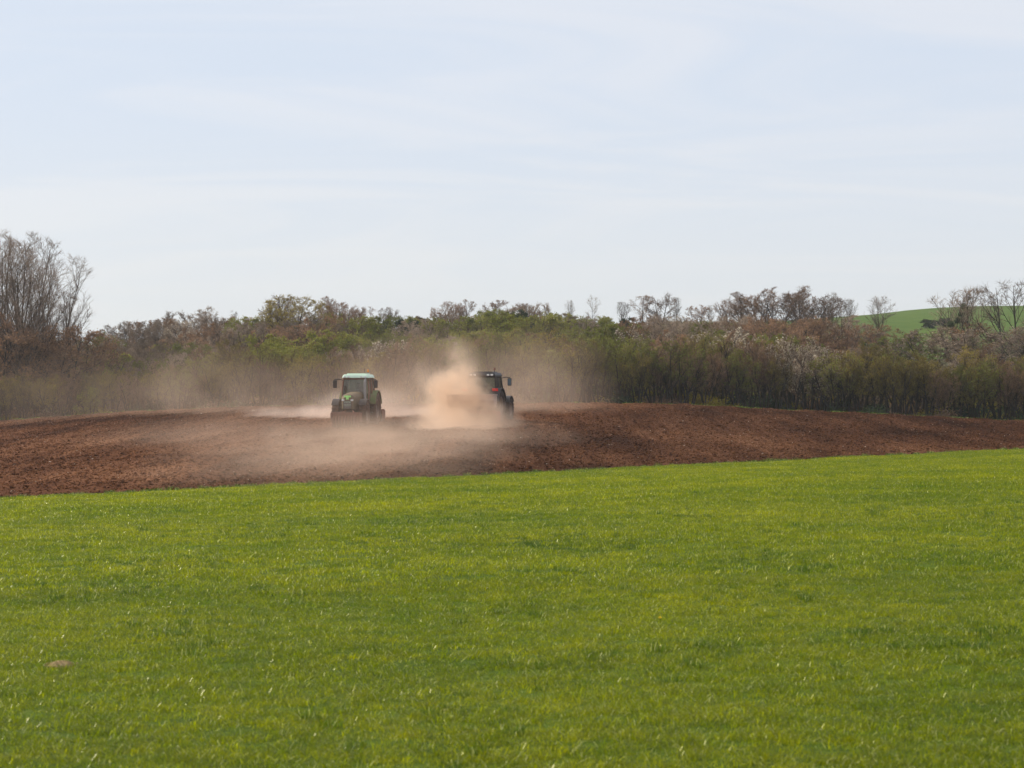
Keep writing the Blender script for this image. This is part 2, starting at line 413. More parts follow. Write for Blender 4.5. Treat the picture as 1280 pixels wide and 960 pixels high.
P_near = [proto('grass_tuft', tuft(s, 54, 0.09, 0.02, 0.055, 0.0031, 1.4), M_blade) for s in range(4)]
P_mid = [proto('grass_tuft', tuft(10+s, 100, 0.17, 0.022, 0.060, 0.0042, 1.3), M_blade) for s in range(3)]
P_far = [proto('grass_tuft', tuft(20+s, 150, 0.34, 0.028, 0.07, 0.0065, 1.2), M_blade) for s in range(3)]
P_dk = [proto('coarse_tuft', tuft(30+s, 60, 0.08, 0.035, 0.09, 0.0045, 0.8), M_blade_dk) for s in range(3)]

rng = np.random.default_rng(5)
def frustum_pts(n, y0, y1, marg=2.5, umax=0.262):
    """points spread evenly over the ground wedge seen by the camera, with a side margin"""
    out = np.empty((0, 2))
    while len(out) < n:
        y = rng.uniform(y0, y1, n*2); x = rng.uniform(-1, 1, n*2)*(umax*y1+marg)
        k = np.abs(x) < umax*y+marg; out = np.vstack([out, np.stack([x[k], y[k]], 1)])
    return out[:n]
def add_tufts(y0, y1, dens, protos, base_idx, acc, smin, smax, clump=False):
    area = 0.262*(y1*y1-y0*y0) + 5*(y1-y0); n = int(area*dens)
    for x, y in frustum_pts(n, y0, y1):
        q = (Vector((x, y, 0))).dot(NN); p = (Vector((x, y, 0))).dot(E)
        if q > QB-0.25+edge_wobble(p)+random.gauss(0, 0.12) or y > 149: continue
        if clump:
            c = pnoise(Vector((x*0.55, y*0.30, 7))) + 0.6*pnoise(Vector((x*2.1, y*1.4, 2)))
            if c < 0.20 or random.random() < 0.5: continue
        z = H(x, y) + 0.05*pnoise(Vector((x*0.25, y*0.25, 0)))
        s = random.uniform(smin, smax)
        acc[0].append((x, y, z)); acc[1].append((s, s, s*random.uniform(0.7, 1.25)))
        acc[2].append((random.uniform(-.08, .08), random.uniform(-.08, .08), random.uniform(0, 6.28))); acc[3].append(base_idx+random.randrange(len(protos)))
random.seed(3)
acc = [[], [], [], []]
allp = P_near + P_mid + P_far
add_tufts(7.5, 21, 150, P_near, 0, acc, 0.75, 1.3)
add_tufts(20, 42, 34, P_mid, 4, acc, 0.8, 1.35)
add_tufts(40, 112, 12, P_far, 7, acc, 0.75, 1.3)
scatter('grass', *acc, allp, 'short bright green meadow grass covering the foreground')
acc = [[], [], [], []]
add_tufts(7.5, 35, 30, P_dk, 0, acc, 0.5, 1.1, True)
add_tufts(30, 106, 6, P_dk, 0, acc, 0.7, 1.3, True)
for i in range(1500):      # rank growth and stray tufts along the field edge
    p_ = random.uniform(-75, 150); v_ = E*p_ + NN*(QB - 0.2 + edge_wobble(p_) + random.gauss(0, 0.28))
    if v_.y > 149 or abs(v_.x/v_.y) > 0.29: continue
    k_ = random.uniform(0.9, 2.0); acc[0].append((v_.x, v_.y, H(v_.x, v_.y))); acc[1].append((k_, k_, k_*random.uniform(.8, 1.3))); acc[2].append((0, 0, random.uniform(0, 6.28))); acc[3].append(random.randrange(3))
scatter('coarse_grass', *acc, P_dk, 'darker coarse grass tufts spread among the meadow grass')

# soil clods and small pale stones
def clod(seed):
    rr = random.Random(seed); bm = bmesh.new(); bmesh.ops.create_icosphere(bm, subdivisions=1, radius=0.5)
    for v in bm.verts:
        v.co *= rr.uniform(0.65, 1.2); v.co.z *= 0.75
    mb = MB(); mb.bm(bm); return mb
P_clod = [proto('soil_clod', clod(s), M_clod) for s in range(5)]
P_peb = [proto('pale_pebble', clod(40+s), M_stone) for s in range(3)]
def soil_pts(n, ymin=58, ymax=150):
    res = []
    while len(res) < n:
        for x, y in frustum_pts(n, ymin, ymax, 4, 0.262):
            t = A_*y + B_*x
            if t < 1.004 and (t < 0.985 or random.random() > 0.5*((t-0.985)/0.019)**2): continue
            res.append((x, y))
            if len(res) >= n: break
    return res
def scat_soil(name, n, protos, s0, s1, label, pw=2.2):
    acc = [[], [], [], []]
    for x, y in soil_pts(n):
        s = s0 + (s1-s0)*random.random()**pw
        u = x/y; yb = 1/(A_+B_*u); k = sm((y-yb)/(150-yb)/0.03)
        zz_ = (soil_relief(x, y)+0.05)*k - 0.06*(1-k) if A_*y + B_*x > 1.004 else 0.03
        acc[0].append((x, y, H(x, y) + zz_ + s*0.12))
        acc[1].append((s*random.uniform(.8, 1.5), s*random.uniform(.7, 1.1), s*random.uniform(.6, 1.1)))
        acc[2].append((random.uniform(-.5, .5), random.uniform(-.5, .5), random.uniform(0, 6.28))); acc[3].append(random.randrange(len(protos)))
    return scatter(name, *acc, protos, label)
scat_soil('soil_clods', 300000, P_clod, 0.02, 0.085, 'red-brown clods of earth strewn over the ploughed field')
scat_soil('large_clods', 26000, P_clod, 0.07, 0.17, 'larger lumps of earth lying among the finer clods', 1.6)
scat_soil('pebbles', 2600, P_peb, 0.02, 0.08, 'small pale stones scattered over the ploughed field')

# ------------------------------------------------------------------ trees
M_bark = m_simple('dark_bark', (0.022, 0.016, 0.012), (0.07, 0.050, 0.036), 6, 0.95, 0.1)
M_bark_b = m_simple('brown_bark', (0.07, 0.050, 0.036), (0.15, 0.11, 0.08), 6, 0.95, 0.1)
M_bark_g = m_simple('grey_bark', (0.07, 0.058, 0.048), (0.16, 0.135, 0.115), 6, 0.95, 0.1)
def twigm(name, a, b, tr=0.0): return m_simple(name, a, b, 1.3, 0.85, 0.15, rnd=True, trans=tr)
M_tw_brown = twigm('brown_twigs', (0.145, 0.086, 0.050), (0.31, 0.19, 0.115))
M_tw_grey = twigm('grey_twigs', (0.17, 0.122, 0.085), (0.34, 0.25, 0.178))
M_tw_olive = twigm('olive_twigs', (0.12, 0.084, 0.035), (0.25, 0.18, 0.072))
M_bud_olive = twigm('olive_buds', (0.19, 0.148, 0.018), (0.36, 0.28, 0.035), 0.35)
M_bud_green = twigm('young_green_leaves', (0.15, 0.165, 0.022), (0.29, 0.29, 0.05), 0.35)
M_bud_yel = twigm('yellow_green_leaves', (0.20, 0.20, 0.03), (0.32, 0.31, 0.05), 0.35)
M_bud_red = twigm('russet_buds', (0.27, 0.14, 0.062), (0.41, 0.235, 0.12), 0.3)
M_blossom = twigm('white_blossom', (0.44, 0.36, 0.26), (0.74, 0.65, 0.50), 0.3)
M_pink = twigm('pinkish_blossom', (0.23, 0.165, 0.11), (0.38, 0.29, 0.205), 0.3)
M_dkgreen = twigm('dark_evergreen_leaves', (0.030, 0.045, 0.018), (0.075, 0.095, 0.032), 0.15)

class TreeGen:
    def __init__(s, seed): s.r = random.Random(seed); s.wood = MB(); s.twv = []; s.twf = []; s.ends = []
    def rdir(s, d, ang):
        d = d.normalized(); a = Vector((s.r.gauss(0, 1), s.r.gauss(0, 1), s.r.gauss(0, 1)))
        a = (a - d*a.dot(d)).normalized()
        return (d*math.cos(ang) + a*math.sin(ang)).normalized()
    def path(s, p, d, ln, segs, wob, trop):
        pts = [p.copy()]
        for i in range(segs):
            d = (d + Vector((s.r.gauss(0, wob), s.r.gauss(0, wob), s.r.gauss(0, wob)*0.7 + trop))).normalized()
            p = p + d*(ln/segs); pts.append(p.copy())
        return pts
    def twig(s, a, b, r0):
        d = (b-a).normalized(); x = d.cross(Vector((0.3, 0.9, 0.2))).normalized(); y = d.cross(x)
        n = len(s.twv)
        for j in range(3):
            t = j*2.0944; s.twv.append(tuple(a + (x*math.cos(t)+y*math.sin(t))*r0))
        s.twv.append(tuple(b)); s.twf += [(n, n+1, n+3), (n+1, n+2, n+3), (n+2, n, n+3)]

def make_tree(name, seed, h, stems=1, spread=0.25, trunk_r=0.12, first=0.25, lim=9, sub=7, tw=6, fine=3, limang=0.7, trop=0.12,
              limlen=0.45, leaf=None, nleaf=0, lsize=0.06, twm=None, bark=None, twr=0.012, wob=0.10, crown=0.0, leafspread=0.15, low=1.0, leaf_from=0.0, env=None):
    g = TreeGen(seed); r = g.r
    wood_mb = g.wood
    for st in range(stems):
        a = 2*math.pi*(st+r.random()*0.6)/max(1, stems)
        if stems == 1: p0 = Vector((0, 0, -0.25)); d0 = Vector((r.gauss(0, .03), r.gauss(0, .03), 1))
        else:
            rb = 0.10+0.12*stems/6
            p0 = Vector((math.cos(a)*rb*r.random(), math.sin(a)*rb*r.random(), -0.25)); sp = spread*r.uniform(0.3, 1.1)
            d0 = Vector((math.cos(a)*sp, math.sin(a)*sp, 1))
        sh = h*(1 if stems == 1 else r.uniform(0.72, 1.0))
        tr_ = g.path(p0, d0.normalized(), sh, 7, wob*0.45, 0.05)
        rad = [trunk_r*(1-0.88*(i/7))*(1.0 if i else 1.25) for i in range(8)]
        wood_mb.tube(tr_, rad, 6, False)
        for li in range(lim):
            f = first + (0.97-first)*((li+r.random())/lim)
            i = min(6, int(f*7)); q = f*7-i; p = tr_[i].lerp(tr_[i+1], q)
            td = (tr_[i+1]-tr_[i]).normalized()
            # crown outline: long limbs low down and in the middle, short towards the top
            prof = (math.sin(math.pi*min(1, (1-f)*0.92+0.10)))**0.6*(1-crown*f)*(1 if f > first+0.12 else low)
            ll = limlen*h*(0.25+0.75*prof)*r.uniform(0.7, 1.15)
            d = g.rdir(td, limang*r.uniform(0.7, 1.25)); d.z = max(d.z, -0.05)
            lp = g.path(p, d, ll, 5, wob, trop)
            r1 = max(0.014, trunk_r*(1-0.85*f)*0.55)
            wood_mb.tube(lp, [r1*(1-0.16*k) for k in range(6)], 4, False)
            for si in range(sub):
                f2 = 0.15+0.85*((si+r.random())/sub); i2 = min(4, int(f2*5)); p2 = lp[i2].lerp(lp[i2+1], f2*5-i2)
                d2 = g.rdir((lp[i2+1]-lp[i2]), r.uniform(0.35, 0.95)); l2 = ll*r.uniform(0.22, 0.5)*(1.15-0.5*f2)
                sp_ = g.path(p2, d2, l2, 3, wob*1.2, trop*0.8)
                wood_mb.tube(sp_, [r1*0.5, r1*0.4, r1*0.28, twr*0.8], 3, False)
                for ti in range(tw):
                    f3 = 0.1+0.9*((ti+r.random())/tw); i3 = min(2, int(f3*3)); p3 = sp_[i3].lerp(sp_[i3+1], f3*3-i3)
                    d3 = g.rdir(sp_[i3+1]-sp_[i3], r.uniform(0.3, 0.9)); d3.z += trop; l3 = l2*r.uniform(0.3, 0.65)+0.1
                    e3 = p3 + d3.normalized()*l3; g.twig(p3, e3, twr)
                    g.ends.append((p3, e3))
                    for k in range(fine):
                        p4 = p3.lerp(e3, r.uniform(0.2, 0.95)); d4 = g.rdir(d3, r.uniform(0.3, 0.9)); d4.z += trop*0.7
                        e4 = p4 + d4.normalized()*l3*r.uniform(0.3, 0.6); g.twig(p4, e4, twr*0.7); g.ends.append((p4, e4))
    if env:      # the crown keeps within a rounded dome, as light-grown crowns do
        rw, cz = env
        def qq(p):
            x, y, z = p; dz = (z-cz*h)/((1-cz)*h) if z > cz*h else (z-cz*h)/(cz*h*1.25)
            return math.sqrt((x*x+y*y)/(rw*h)**2 + dz*dz) if z > 0.12*h else 0
        def shape(p):
            q = qq(p)
            if q <= 0.92: return p
            k = (0.92 + (q-0.92)*0.35)/q
            return (p[0]*k, p[1]*k, cz*h + (p[2]-cz*h)*k)
        wood_mb.v = [shape(p) for p in wood_mb.v]
        keep = []; tv = []
        for i in range(0, len(g.twv), 4):
            vs_ = g.twv[i:i+4]; q = qq(vs_[0]); k = 1.0
            if q > 0.92: k = (0.92 + (q-0.92)*0.35)/q
            if q > 1.0 and r.random() < (q-1.0)*3: continue
            c_ = Vector(vs_[0]); sh_ = Vector((c_.x*k, c_.y*k, cz*h + (c_.z-cz*h)*k)) - c_
            tv += [tuple(Vector(v)+sh_) for v in vs_]; keep.append((Vector(vs_[0])+sh_, Vector(vs_[3])+sh_))
        g.twv = tv; g.ends = keep
        g.twf = [f for j in range(len(tv)//4) for f in ((4*j, 4*j+1, 4*j+3), (4*j+1, 4*j+2, 4*j+3), (4*j+2, 4*j, 4*j+3))]
    wood = mesh_from(name+'_trunk', wood_mb.v, wood_mb.f, bark or M_bark, True)
    lv = []; lf = []; mats = [twm or M_tw_brown]; fm = [0]*len(g.twf)
    if leaf and nleaf:
        mats.append(leaf)
        zs = [e[1].z for e in g.ends]
        for i in range(nleaf):
            a, b = r.choice(g.ends)
            if b.z < leaf_from*h and r.random() < 0.8: continue
            p = a.lerp(b, r.uniform(0.2, 1.05)) + Vector((r.gauss(0, leafspread*.3), r.gauss(0, leafspread*.3), r.gauss(0, leafspread*.3)))
            s_ = lsize*r.uniform(0.5, 1.3); x = Vector((r.gauss(0, 1), r.gauss(0, 1), r.gauss(0, 1))).normalized(); y = x.orthogonal().normalized()
            y = (Matrix.Rotation(r.uniform(0, 6.28), 3, x) @ y)
            n = len(g.twv) + len(lv); lv += [tuple(p-x*s_*.5), tuple(p+y*s_*.35), tuple(p+x*s_*.5), tuple(p-y*s_*.35)]; lf.append((n, n+1, n+2, n+3))
    cm = bpy.data.meshes.new(name+'_crown'); cm.from_pydata(g.twv + lv, [], g.twf + lf)
    for m_ in mats: cm.materials.append(m_)
    if lf: cm.polygons.foreach_set('material_index', np.array([0]*len(g.twf) + [1]*len(lf), dtype=np.int32))
    cm.update()
    zt = float(np.percentile(np.array(g.twv)[:, 2], 99.6))
    return dict(name=name, trunk=wood, crown=cm, h=zt)

hedge_kw = dict(stems=5, spread=0.34, trunk_r=0.095, first=0.36, lim=9, sub=6, tw=5, fine=3, limang=0.72, trop=0.10, limlen=0.27, wob=0.13, leaf_from=0.42, env=(0.34, 0.58))
T = {}
for i in range(3): T['olive%d' % i] = make_tree('hedge_tree', 100+i, 5.6, **hedge_kw, leaf=M_bud_olive, nleaf=3200, lsize=0.075, twm=M_tw_olive)
for i in range(3): T['brown%d' % i] = make_tree('hedge_tree', 110+i, 5.6, **hedge_kw, leaf=M_bud_red, nleaf=1500, lsize=0.06, twm=M_tw_brown)
for i in range(2): T['green%d' % i] = make_tree('hedge_tree', 120+i, 5.2, **hedge_kw, leaf=M_bud_green, nleaf=4200, lsize=0.08, twm=M_tw_olive)
for i in range(2): T['blossom%d' % i] = make_tree('blossom_tree', 130+i, 5.4, **hedge_kw, leaf=M_blossom, nleaf=3600, lsize=0.08, twm=M_tw_brown)
round_kw = dict(stems=4, spread=0.62, trunk_r=0.085, first=0.14, lim=9, sub=7, tw=6, fine=4, limang=0.95, trop=0.05, limlen=0.34, wob=0.13, env=(0.56, 0.45))
for i in range(3): T['bush_grey%d' % i] = make_tree('bare_bush', 140+i, 5.0, **round_kw, leaf=M_pink, nleaf=3200, lsize=0.09, twm=M_tw_grey)
for i in range(2): T['bush_olive%d' % i] = make_tree('leafing_bush', 150+i, 5.0, **round_kw, leaf=M_bud_green, nleaf=9000, lsize=0.11, twm=M_tw_olive)
for i in range(2): T['bush_brown%d' % i] = make_tree('bare_bush', 160+i, 5.0, **round_kw, leaf=M_bud_red, nleaf=4000, lsize=0.08, twm=M_tw_brown)
for i in range(2): T['bush_dark%d' % i] = make_tree('evergreen_bush', 165+i, 4.5, **round_kw, leaf=M_dkgreen, nleaf=12000, lsize=0.15, twm=M_tw_brown)
T['bush_yellow0'] = make_tree('leafing_bush', 168, 3.2, **round_kw, leaf=M_bud_yel, nleaf=5200, lsize=0.10, twm=M_tw_olive)
for i in range(2): T['bush_bloss%d' % i] = make_tree('blossoming_bush', 170+i, 4.2, **round_kw, leaf=M_blossom, nleaf=2600, lsize=0.085, twm=M_tw_grey)
dome_kw = dict(stems=3, spread=0.50, trunk_r=0.15, first=0.12, lim=15, sub=7, tw=8, fine=4, limang=0.80, trop=0.07, limlen=0.36, wob=0.08, env=(0.48, 0.52))
for i in range(5): T['bare%d' % i] = make_tree('bare_tree', 180+i, 8.0, **{**dome_kw, 'stems': (3, 1, 2, 4, 2)[i], 'limang': (.8, .95, .65, .75, 1.05)[i], 'env': ((.48, .52), (.55, .50), (.42, .56), (.60, .48), (.50, .58))[i]}, leaf=M_bud_red, nleaf=3500, lsize=0.07, twm=M_tw_brown, bark=M_bark_g, twr=0.014)
for i in range(2): T['budding%d' % i] = make_tree('budding_tree', 190+i, 8.0, **dome_kw, leaf=M_bud_olive, nleaf=6500, lsize=0.12, twm=M_tw_olive, twr=0.015)
tall_kw = dict(stems=5, spread=0.25, trunk_r=0.10, first=0.22, lim=14, sub=8, tw=6, fine=2, limang=0.45, trop=0.12, limlen=0.24, wob=0.05, low=0.9, env=(0.30, 0.50))
for i in range(3): T['tall%d' % i] = make_tree('tall_bare_tree', 200+i, 13.5, **tall_kw, leaf=M_bud_red, nleaf=500, lsize=0.05, twm=M_tw_grey, bark=M_bark_b, twr=0.008)
ash_kw = dict(stems=2, spread=0.34, trunk_r=0.15, first=0.16, lim=14, sub=7, tw=6, fine=3, limang=0.75, trop=0.09, limlen=0.42, wob=0.07, env=(0.42, 0.58))
for i in range(5): T['ash%d' % i] = make_tree('bare_tree', 210+i, 10.0, **{**ash_kw, 'stems': (2, 1, 3, 1, 2)[i], 'limang': (.75, .9, .6, .7, .85)[i], 'env': ((.42, .58), (.36, .55), (.50, .60), (.30, .55), (.46, .50))[i]}, leaf=M_bud_red, nleaf=150, lsize=0.05, twm=M_tw_grey, twr=0.014)

TREES = []
def place(kind, px, y, h, wide=1.0, label=None, cat='tree', group=None, rz=None, name=None):
    t = T[kind]
    if isinstance(label, tuple): label = label[0]
    p = at(px, y); o = empty(name or t['name'], (p.x, p.y, p.z-0.05), random.uniform(0, 6.28) if rz is None else rz)
    s = h/t['h']; o.scale = (s*wide, s*wide, s)
    tr = link('trunk', t['trunk'], o); cr_ = link('crown', t['crown'], o)
    tag(o, label, cat, group); TREES.append((o, px, y, kind)); return o
def ordn(n):
    base = ['first','second','third','fourth','fifth','sixth','seventh','eighth','ninth','tenth','eleventh','twelfth','thirteenth','fourteenth','fifteenth','sixteenth','seventeenth','eighteenth','nineteenth','twentieth']
    tens = {2: 'twenty', 3: 'thirty', 4: 'forty', 5: 'fifty'}; tth = {2: 'twentieth', 3: 'thirtieth', 4: 'fortieth', 5: 'fiftieth'}
    if n <= 20: return base[n-1]
    return tth[n//10] if n % 10 == 0 else tens[n//10] + '-' + base[n % 10-1]

random.seed(11)
# the hedgerow along the crest of the field: front row by photo column, each with its own look
LOOK = {'olive': 'olive-budding', 'brown': 'brown, nearly bare', 'green': 'green-leafing', 'blossom': 'white-blossoming'}
def hedge_kind(px):
    if 985 <= px <= 1042: return 'blossom'
    q = random.random()
    if px < 200: return 'brown' if q < 0.45 else 'olive'
    if 740 < px < 790: return 'green'
    if 1075 < px < 1160: return 'olive' if q < .7 else 'green'
    return 'olive' if q < 0.34 else ('brown' if q < 0.82 else 'green')
hedge = []
px = -62.0
while px < 1345:
    y = random.uniform(156.5, 159.5)
    hedge.append((px, y, hedge_kind(px), 'front'))
    px += random.uniform(13.0, 21)
px = -55.0
while px < 1345:
    y = random.uniform(161.5, 166)
    hedge.append((px, y, hedge_kind(px), 'back'))
    px += random.uniform(18, 27)
HT_PX = [-60, 60, 130, 240, 300, 400, 500, 560, 640, 700, 800, 900, 1000, 1100, 1180, 1340]
HT = [4.4, 3.9, 3.5, 3.6, 5.0, 4.3, 4.9, 5.6, 5.4, 5.2, 5.3, 5.2, 5.6, 5.2, 5.0, 5.4]
cnt = {}
def outside(kind, row, px):
    k = (kind, row, px < 640); cnt[k] = cnt.get(k, 0)+1; return ordn(cnt[k]), ('left' if px < 640 else 'right')
def hedge_label(px, kind, row):
    lk = LOOK[kind]
    rowt = 'hedge tree on the field crest' if row == 'front' else 'hedge tree in the second row'
    if px < 445: zone, key = 'left of the green tractor', 0
    elif px < 620: zone, key = 'between the two tractors', 1
    elif px < 1000: zone, key = 'right of the red tractor', 2
    else: zone, key = 'right of the big white blossom', 3
    return lk, rowt, zone, (kind, row, key)
keys = {}
for h_ in sorted(hedge):
    lk, rowt, zone, k = hedge_label(h_[0], h_[2], h_[3])
    if -8 < h_[0] < 1288: keys.setdefault(k, []).append(h_)
for h_ in hedge:
    px, y, kind, row = h_
    lk, rowt, zone, k = hedge_label(px, kind, row)
    if k in keys and h_ in keys[k]:
        lst = keys[k]
        if k[2] == 0: n = len(lst)-lst.index(h_)
        else: n = lst.index(h_)+1
        label = f'{ordn(n)} {lk} {rowt}, {zone}' if len(lst) > 1 else f'only {lk} {rowt}, {zone}'
    else:
        o_, sd_ = outside(kind, row, px); label = f'{o_} {lk} {rowt} beyond the {sd_} picture edge'
        n = 0
    v = random.randrange({'olive': 3, 'brown': 3, 'green': 2, 'blossom': 2}[kind])
    hh = interp(px, HT_PX, HT)*random.uniform(0.84, 1.12)*(1.08 if row == 'back' else 1)
    place(kind+str(v), px, y, hh, random.uniform(0.85, 1.15), label, 'tree', 'hedge trees along the crest of the ploughed field', name='hedge_tree')

# tall bare trees at the left edge and the big reddish bushes under them
place('tall0', -12, 168, 16.0, 1.4, 'tallest bare grey tree, cut off by the left frame edge', rz=0.4)
place('tall2', 6, 162, 14.8, 1.1, 'slender bare tree in front of the tallest one at the left edge', rz=1.1)
place('tall1', 26, 165, 15.4, 1.3, 'second tall bare tree from the left frame edge', rz=2.0)
place('tall2', 54, 170, 14.2, 1.25, 'third tall bare tree from the left, with forked stems', rz=3.4)
place('tall0', 76, 172, 10.4, 1.15, 'lowest, rightmost tall bare tree of the left clump', rz=5.0)
for i, (px_, y_, hh, wd, lb) in enumerate([
    (5, 163, 8.2, 1.2, 'large russet bush under the tallest tree at the left frame edge'),
    (38, 164, 8.6, 1.2, 'large russet bush under the second and third tall trees'),
    (70, 165, 8.0, 1.2, 'large russet bush under the rightmost tall bare tree'),
    (98, 168, 7.2, 1.1, 'russet bush at the right foot of the left tree clump'),
    (122, 172, 5.6, 1.1, 'lower russet bush sloping down right of the left tree clump')]):
    place('bush_brown%d' % (i % 2), px_, y_, hh, wd, lb, 'bush', 'russet bushes under the tall trees')
place('bush_yellow0', 112, 155.5, 2.8, 0.9, 'bright yellow-green bush right of the left tree clump', 'bush')

# skyline and hillside trees picked out one by one
SPEC = [
 # kind, px, y, top row, width factor, label
 ('bush_grey0', 138, 235, 408, 1.1, 'low grey bush, leftmost on the wooded skyline'),
 ('bush_grey1', 165, 240, 403, 1.1, 'grey-brown bush on the skyline left of the tall thorn'),
 ('bush_brown0', 195, 235, 399, 1.2, 'russet bush on the left skyline below the thorn crown'),
 ('bush_grey2', 228, 238, 391, 1.1, 'grey thorn climbing to the left skyline hump'),
 ('bush_grey0', 262, 236, 386, 1.2, 'large grey thorn forming the top of the left skyline hump'),
 ('ash1', 290, 245, 389, 0.7, 'thin bare sapling right of the left skyline hump'),
 ('bush_brown1', 315, 240, 397, 1.2, 'russet bush in the dip right of the left skyline hump'),
 ('budding0', 364, 222, 371, 1.15, 'big domed budding tree on the skyline above the green tractor'),
 ('bare1', 352, 240, 372, 0.9, 'grey bare tree behind the left side of the big domed tree'),
 ('bare0', 414, 245, 373, 0.8, 'pale bare tree on the skyline right of the domed budding tree'),
 ('bare2', 433, 228, 380, 1.1, 'dark brown rounded bare tree above the green tractor'),
 ('bare1', 488, 255, 385, 0.9, 'small spreading bare tree on the skyline between the tractors'),
 ('bush_olive0', 512, 250, 396, 1.3, 'green leafing bush on the skyline between the tractors'),
 ('bush_dark0', 530, 245, 397, 1.0, 'dark olive bush on the skyline between the tractors'),
 ('bare0', 560, 252, 378, 0.9, 'spreading bare tree on the skyline above the dust plume'),
 ('bare2', 580, 258, 376, 0.8, 'upright bare tree beside the spreading one above the dust'),
 ('bush_brown1', 630, 250, 376, 1.2, 'dark rounded brown tree highest on the skyline above the red tractor'),
 ('bush_olive1', 612, 248, 389, 1.0, 'low olive bush left of the dark rounded skyline tree'),
 ('bush_grey1', 655, 248, 381, 1.0, 'pale pinkish bush right of the dark rounded skyline tree'),
 ('bush_grey2', 672, 250, 380, 0.9, 'second pale pinkish bush right of the dark rounded tree'),
 ('ash0', 711, 262, 376, 0.55, 'small thin bare tree standing alone on the skyline'),
 ('ash2', 741, 262, 370, 0.75, 'fan-shaped bare tree standing alone on the skyline'),
 ('bush_olive1', 700, 245, 392, 1.3, 'green bush under the small lone skyline tree'),
 ('bush_olive0', 745, 240, 396, 1.5, 'wide yellow-green bush under the fan-shaped lone tree'),
 ('ash1', 778, 262, 378, 0.8, 'sparse bare tree right of the fan-shaped lone tree'),
 ('bare1', 803, 258, 370, 1.06, 'round bare tree, left one of the skyline pair'),
 ('bare2', 826, 256, 368, 1.06, 'round dense bare tree, right one of the skyline pair'),
 ('ash0', 846, 262, 372, 0.7, 'pale bare tree touching the right of the skyline pair'),
 ('bush_brown0', 872, 255, 382, 1.0, 'low russet bush right of the skyline pair'),
 ('ash2', 888, 262, 382, 0.9, 'thin bare tree in the dip right of the skyline pair'),
 ('bare0', 905, 256, 376, 1.06, 'bare tree left of the broad dark grove'),
 ('bare1', 930, 250, 367, 1.12, 'leftmost bare tree of the broad dark grove'),
 ('bare2', 952, 248, 364, 1.19, 'second bare tree from the left in the dark grove'),
 ('bare0', 975, 246, 361, 1.19, 'third bare tree from the left in the dark grove'),
 ('bare1', 1000, 244, 360, 1.25, 'tallest bare tree of the broad dark grove'),
 ('bare2', 1014, 250, 366, 1.12, 'rightmost bare tree of the broad dark grove'),
 ('ash1', 1042, 262, 367, 0.6, 'pale bare tree just right of the dark grove'),
 ('ash0', 1060, 264, 375, 0.7, 'small pale bare tree second right of the dark grove'),
 ('ash2', 1098, 262, 372, 0.95, 'pale spreading bare tree where the green hill begins'),
 ('bush_grey0', 1062, 225, 396, 1.3, 'grey bush below the dark grove beside the green hill'),
 ('bush_brown1', 1090, 215, 408, 1.3, 'russet bush below the pale spreading tree by the green hill'),
 ('bush_olive1', 1122, 205, 420, 1.2, 'green-tinged bush in the gap before the green hill'),
 ('ash0', 1206, 205, 364, 0.95, 'bare tree carrying dark mistletoe balls before the green hill'),
 ('ash1', 1252, 200, 357, 1.0, 'tall forked bare tree right of the mistletoe tree'),
 ('ash2', 1272, 203, 356, 1.0, 'tall bare tree at the right frame edge'),
 ('bush_grey1', 1195, 195, 412, 1.5, 'purplish bush at the foot of the mistletoe tree'),
 ('bush_brown1', 1228, 200, 406, 1.4, 'purplish bush between mistletoe tree and forked tree'),
 ('bush_grey2', 1262, 196, 410, 1.5, 'purplish bush under the forked bare tree'),
 ('bush_dark0', 1163, 330, 409, 2.2, 'low dark hedge clump alone on the green hill'),
 ('bush_dark1', 1184, 332, 412, 1.8, 'smaller dark clump beside the hedge on the green hill'),
 ('bush_bloss0', 898, 176, 415, 1.2, 'cream blossoming bush behind the hedge below the dark grove'),
 ('bush_bloss1', 920, 178, 418, 1.2, 'second cream blossoming bush below the dark grove'),
 ('bush_bloss0', 802, 174, 412, 0.9, 'cream blossoming bush below the round skyline pair'),
 ('bush_bloss1', 480, 172, 428, 1.2, 'pinkish blossoming bush just right of the green tractor roof'),
 ('bush_bloss0', 466, 175, 436, 0.9, 'smaller pinkish blossoming bush above the green tractor roof'),
 ('budding1', 292, 164, 428, 0.7, 'branching budding tree left of the green tractor behind the hedge'),
 ('bush_dark0', 470, 235, 402, 1.0, 'dark bush on the slope between domed tree and spreading tree'),
 ('bush_grey0', 390, 225, 392, 1.2, 'grey-brown bush right of the big domed budding tree'),
]
mist_tree = None
for (kind, px_, y_, top, wd, lb) in SPEC:
    if kind[:3] == 'ash' or kind[:4] == 'bare': kind = kind[:-1] + str(random.randrange(5))
    base = H(X(px_, y_), y_); hh = EYE + (480-top)/F*y_ - base
    cat_ = 'tree' if ('ash' in kind or 'bare' in kind or 'budding' in kind) else 'bush'
    o = place(kind, px_, y_, max(1.5, hh)*1.03, wd*(1.22 if kind[:3] != 'ash' else 1.05)*random.uniform(0.9, 1.12), lb, cat_, None)
    if 'mistletoe balls' in lb: mist_tree = o
    if 'left of the three' in lb: pass

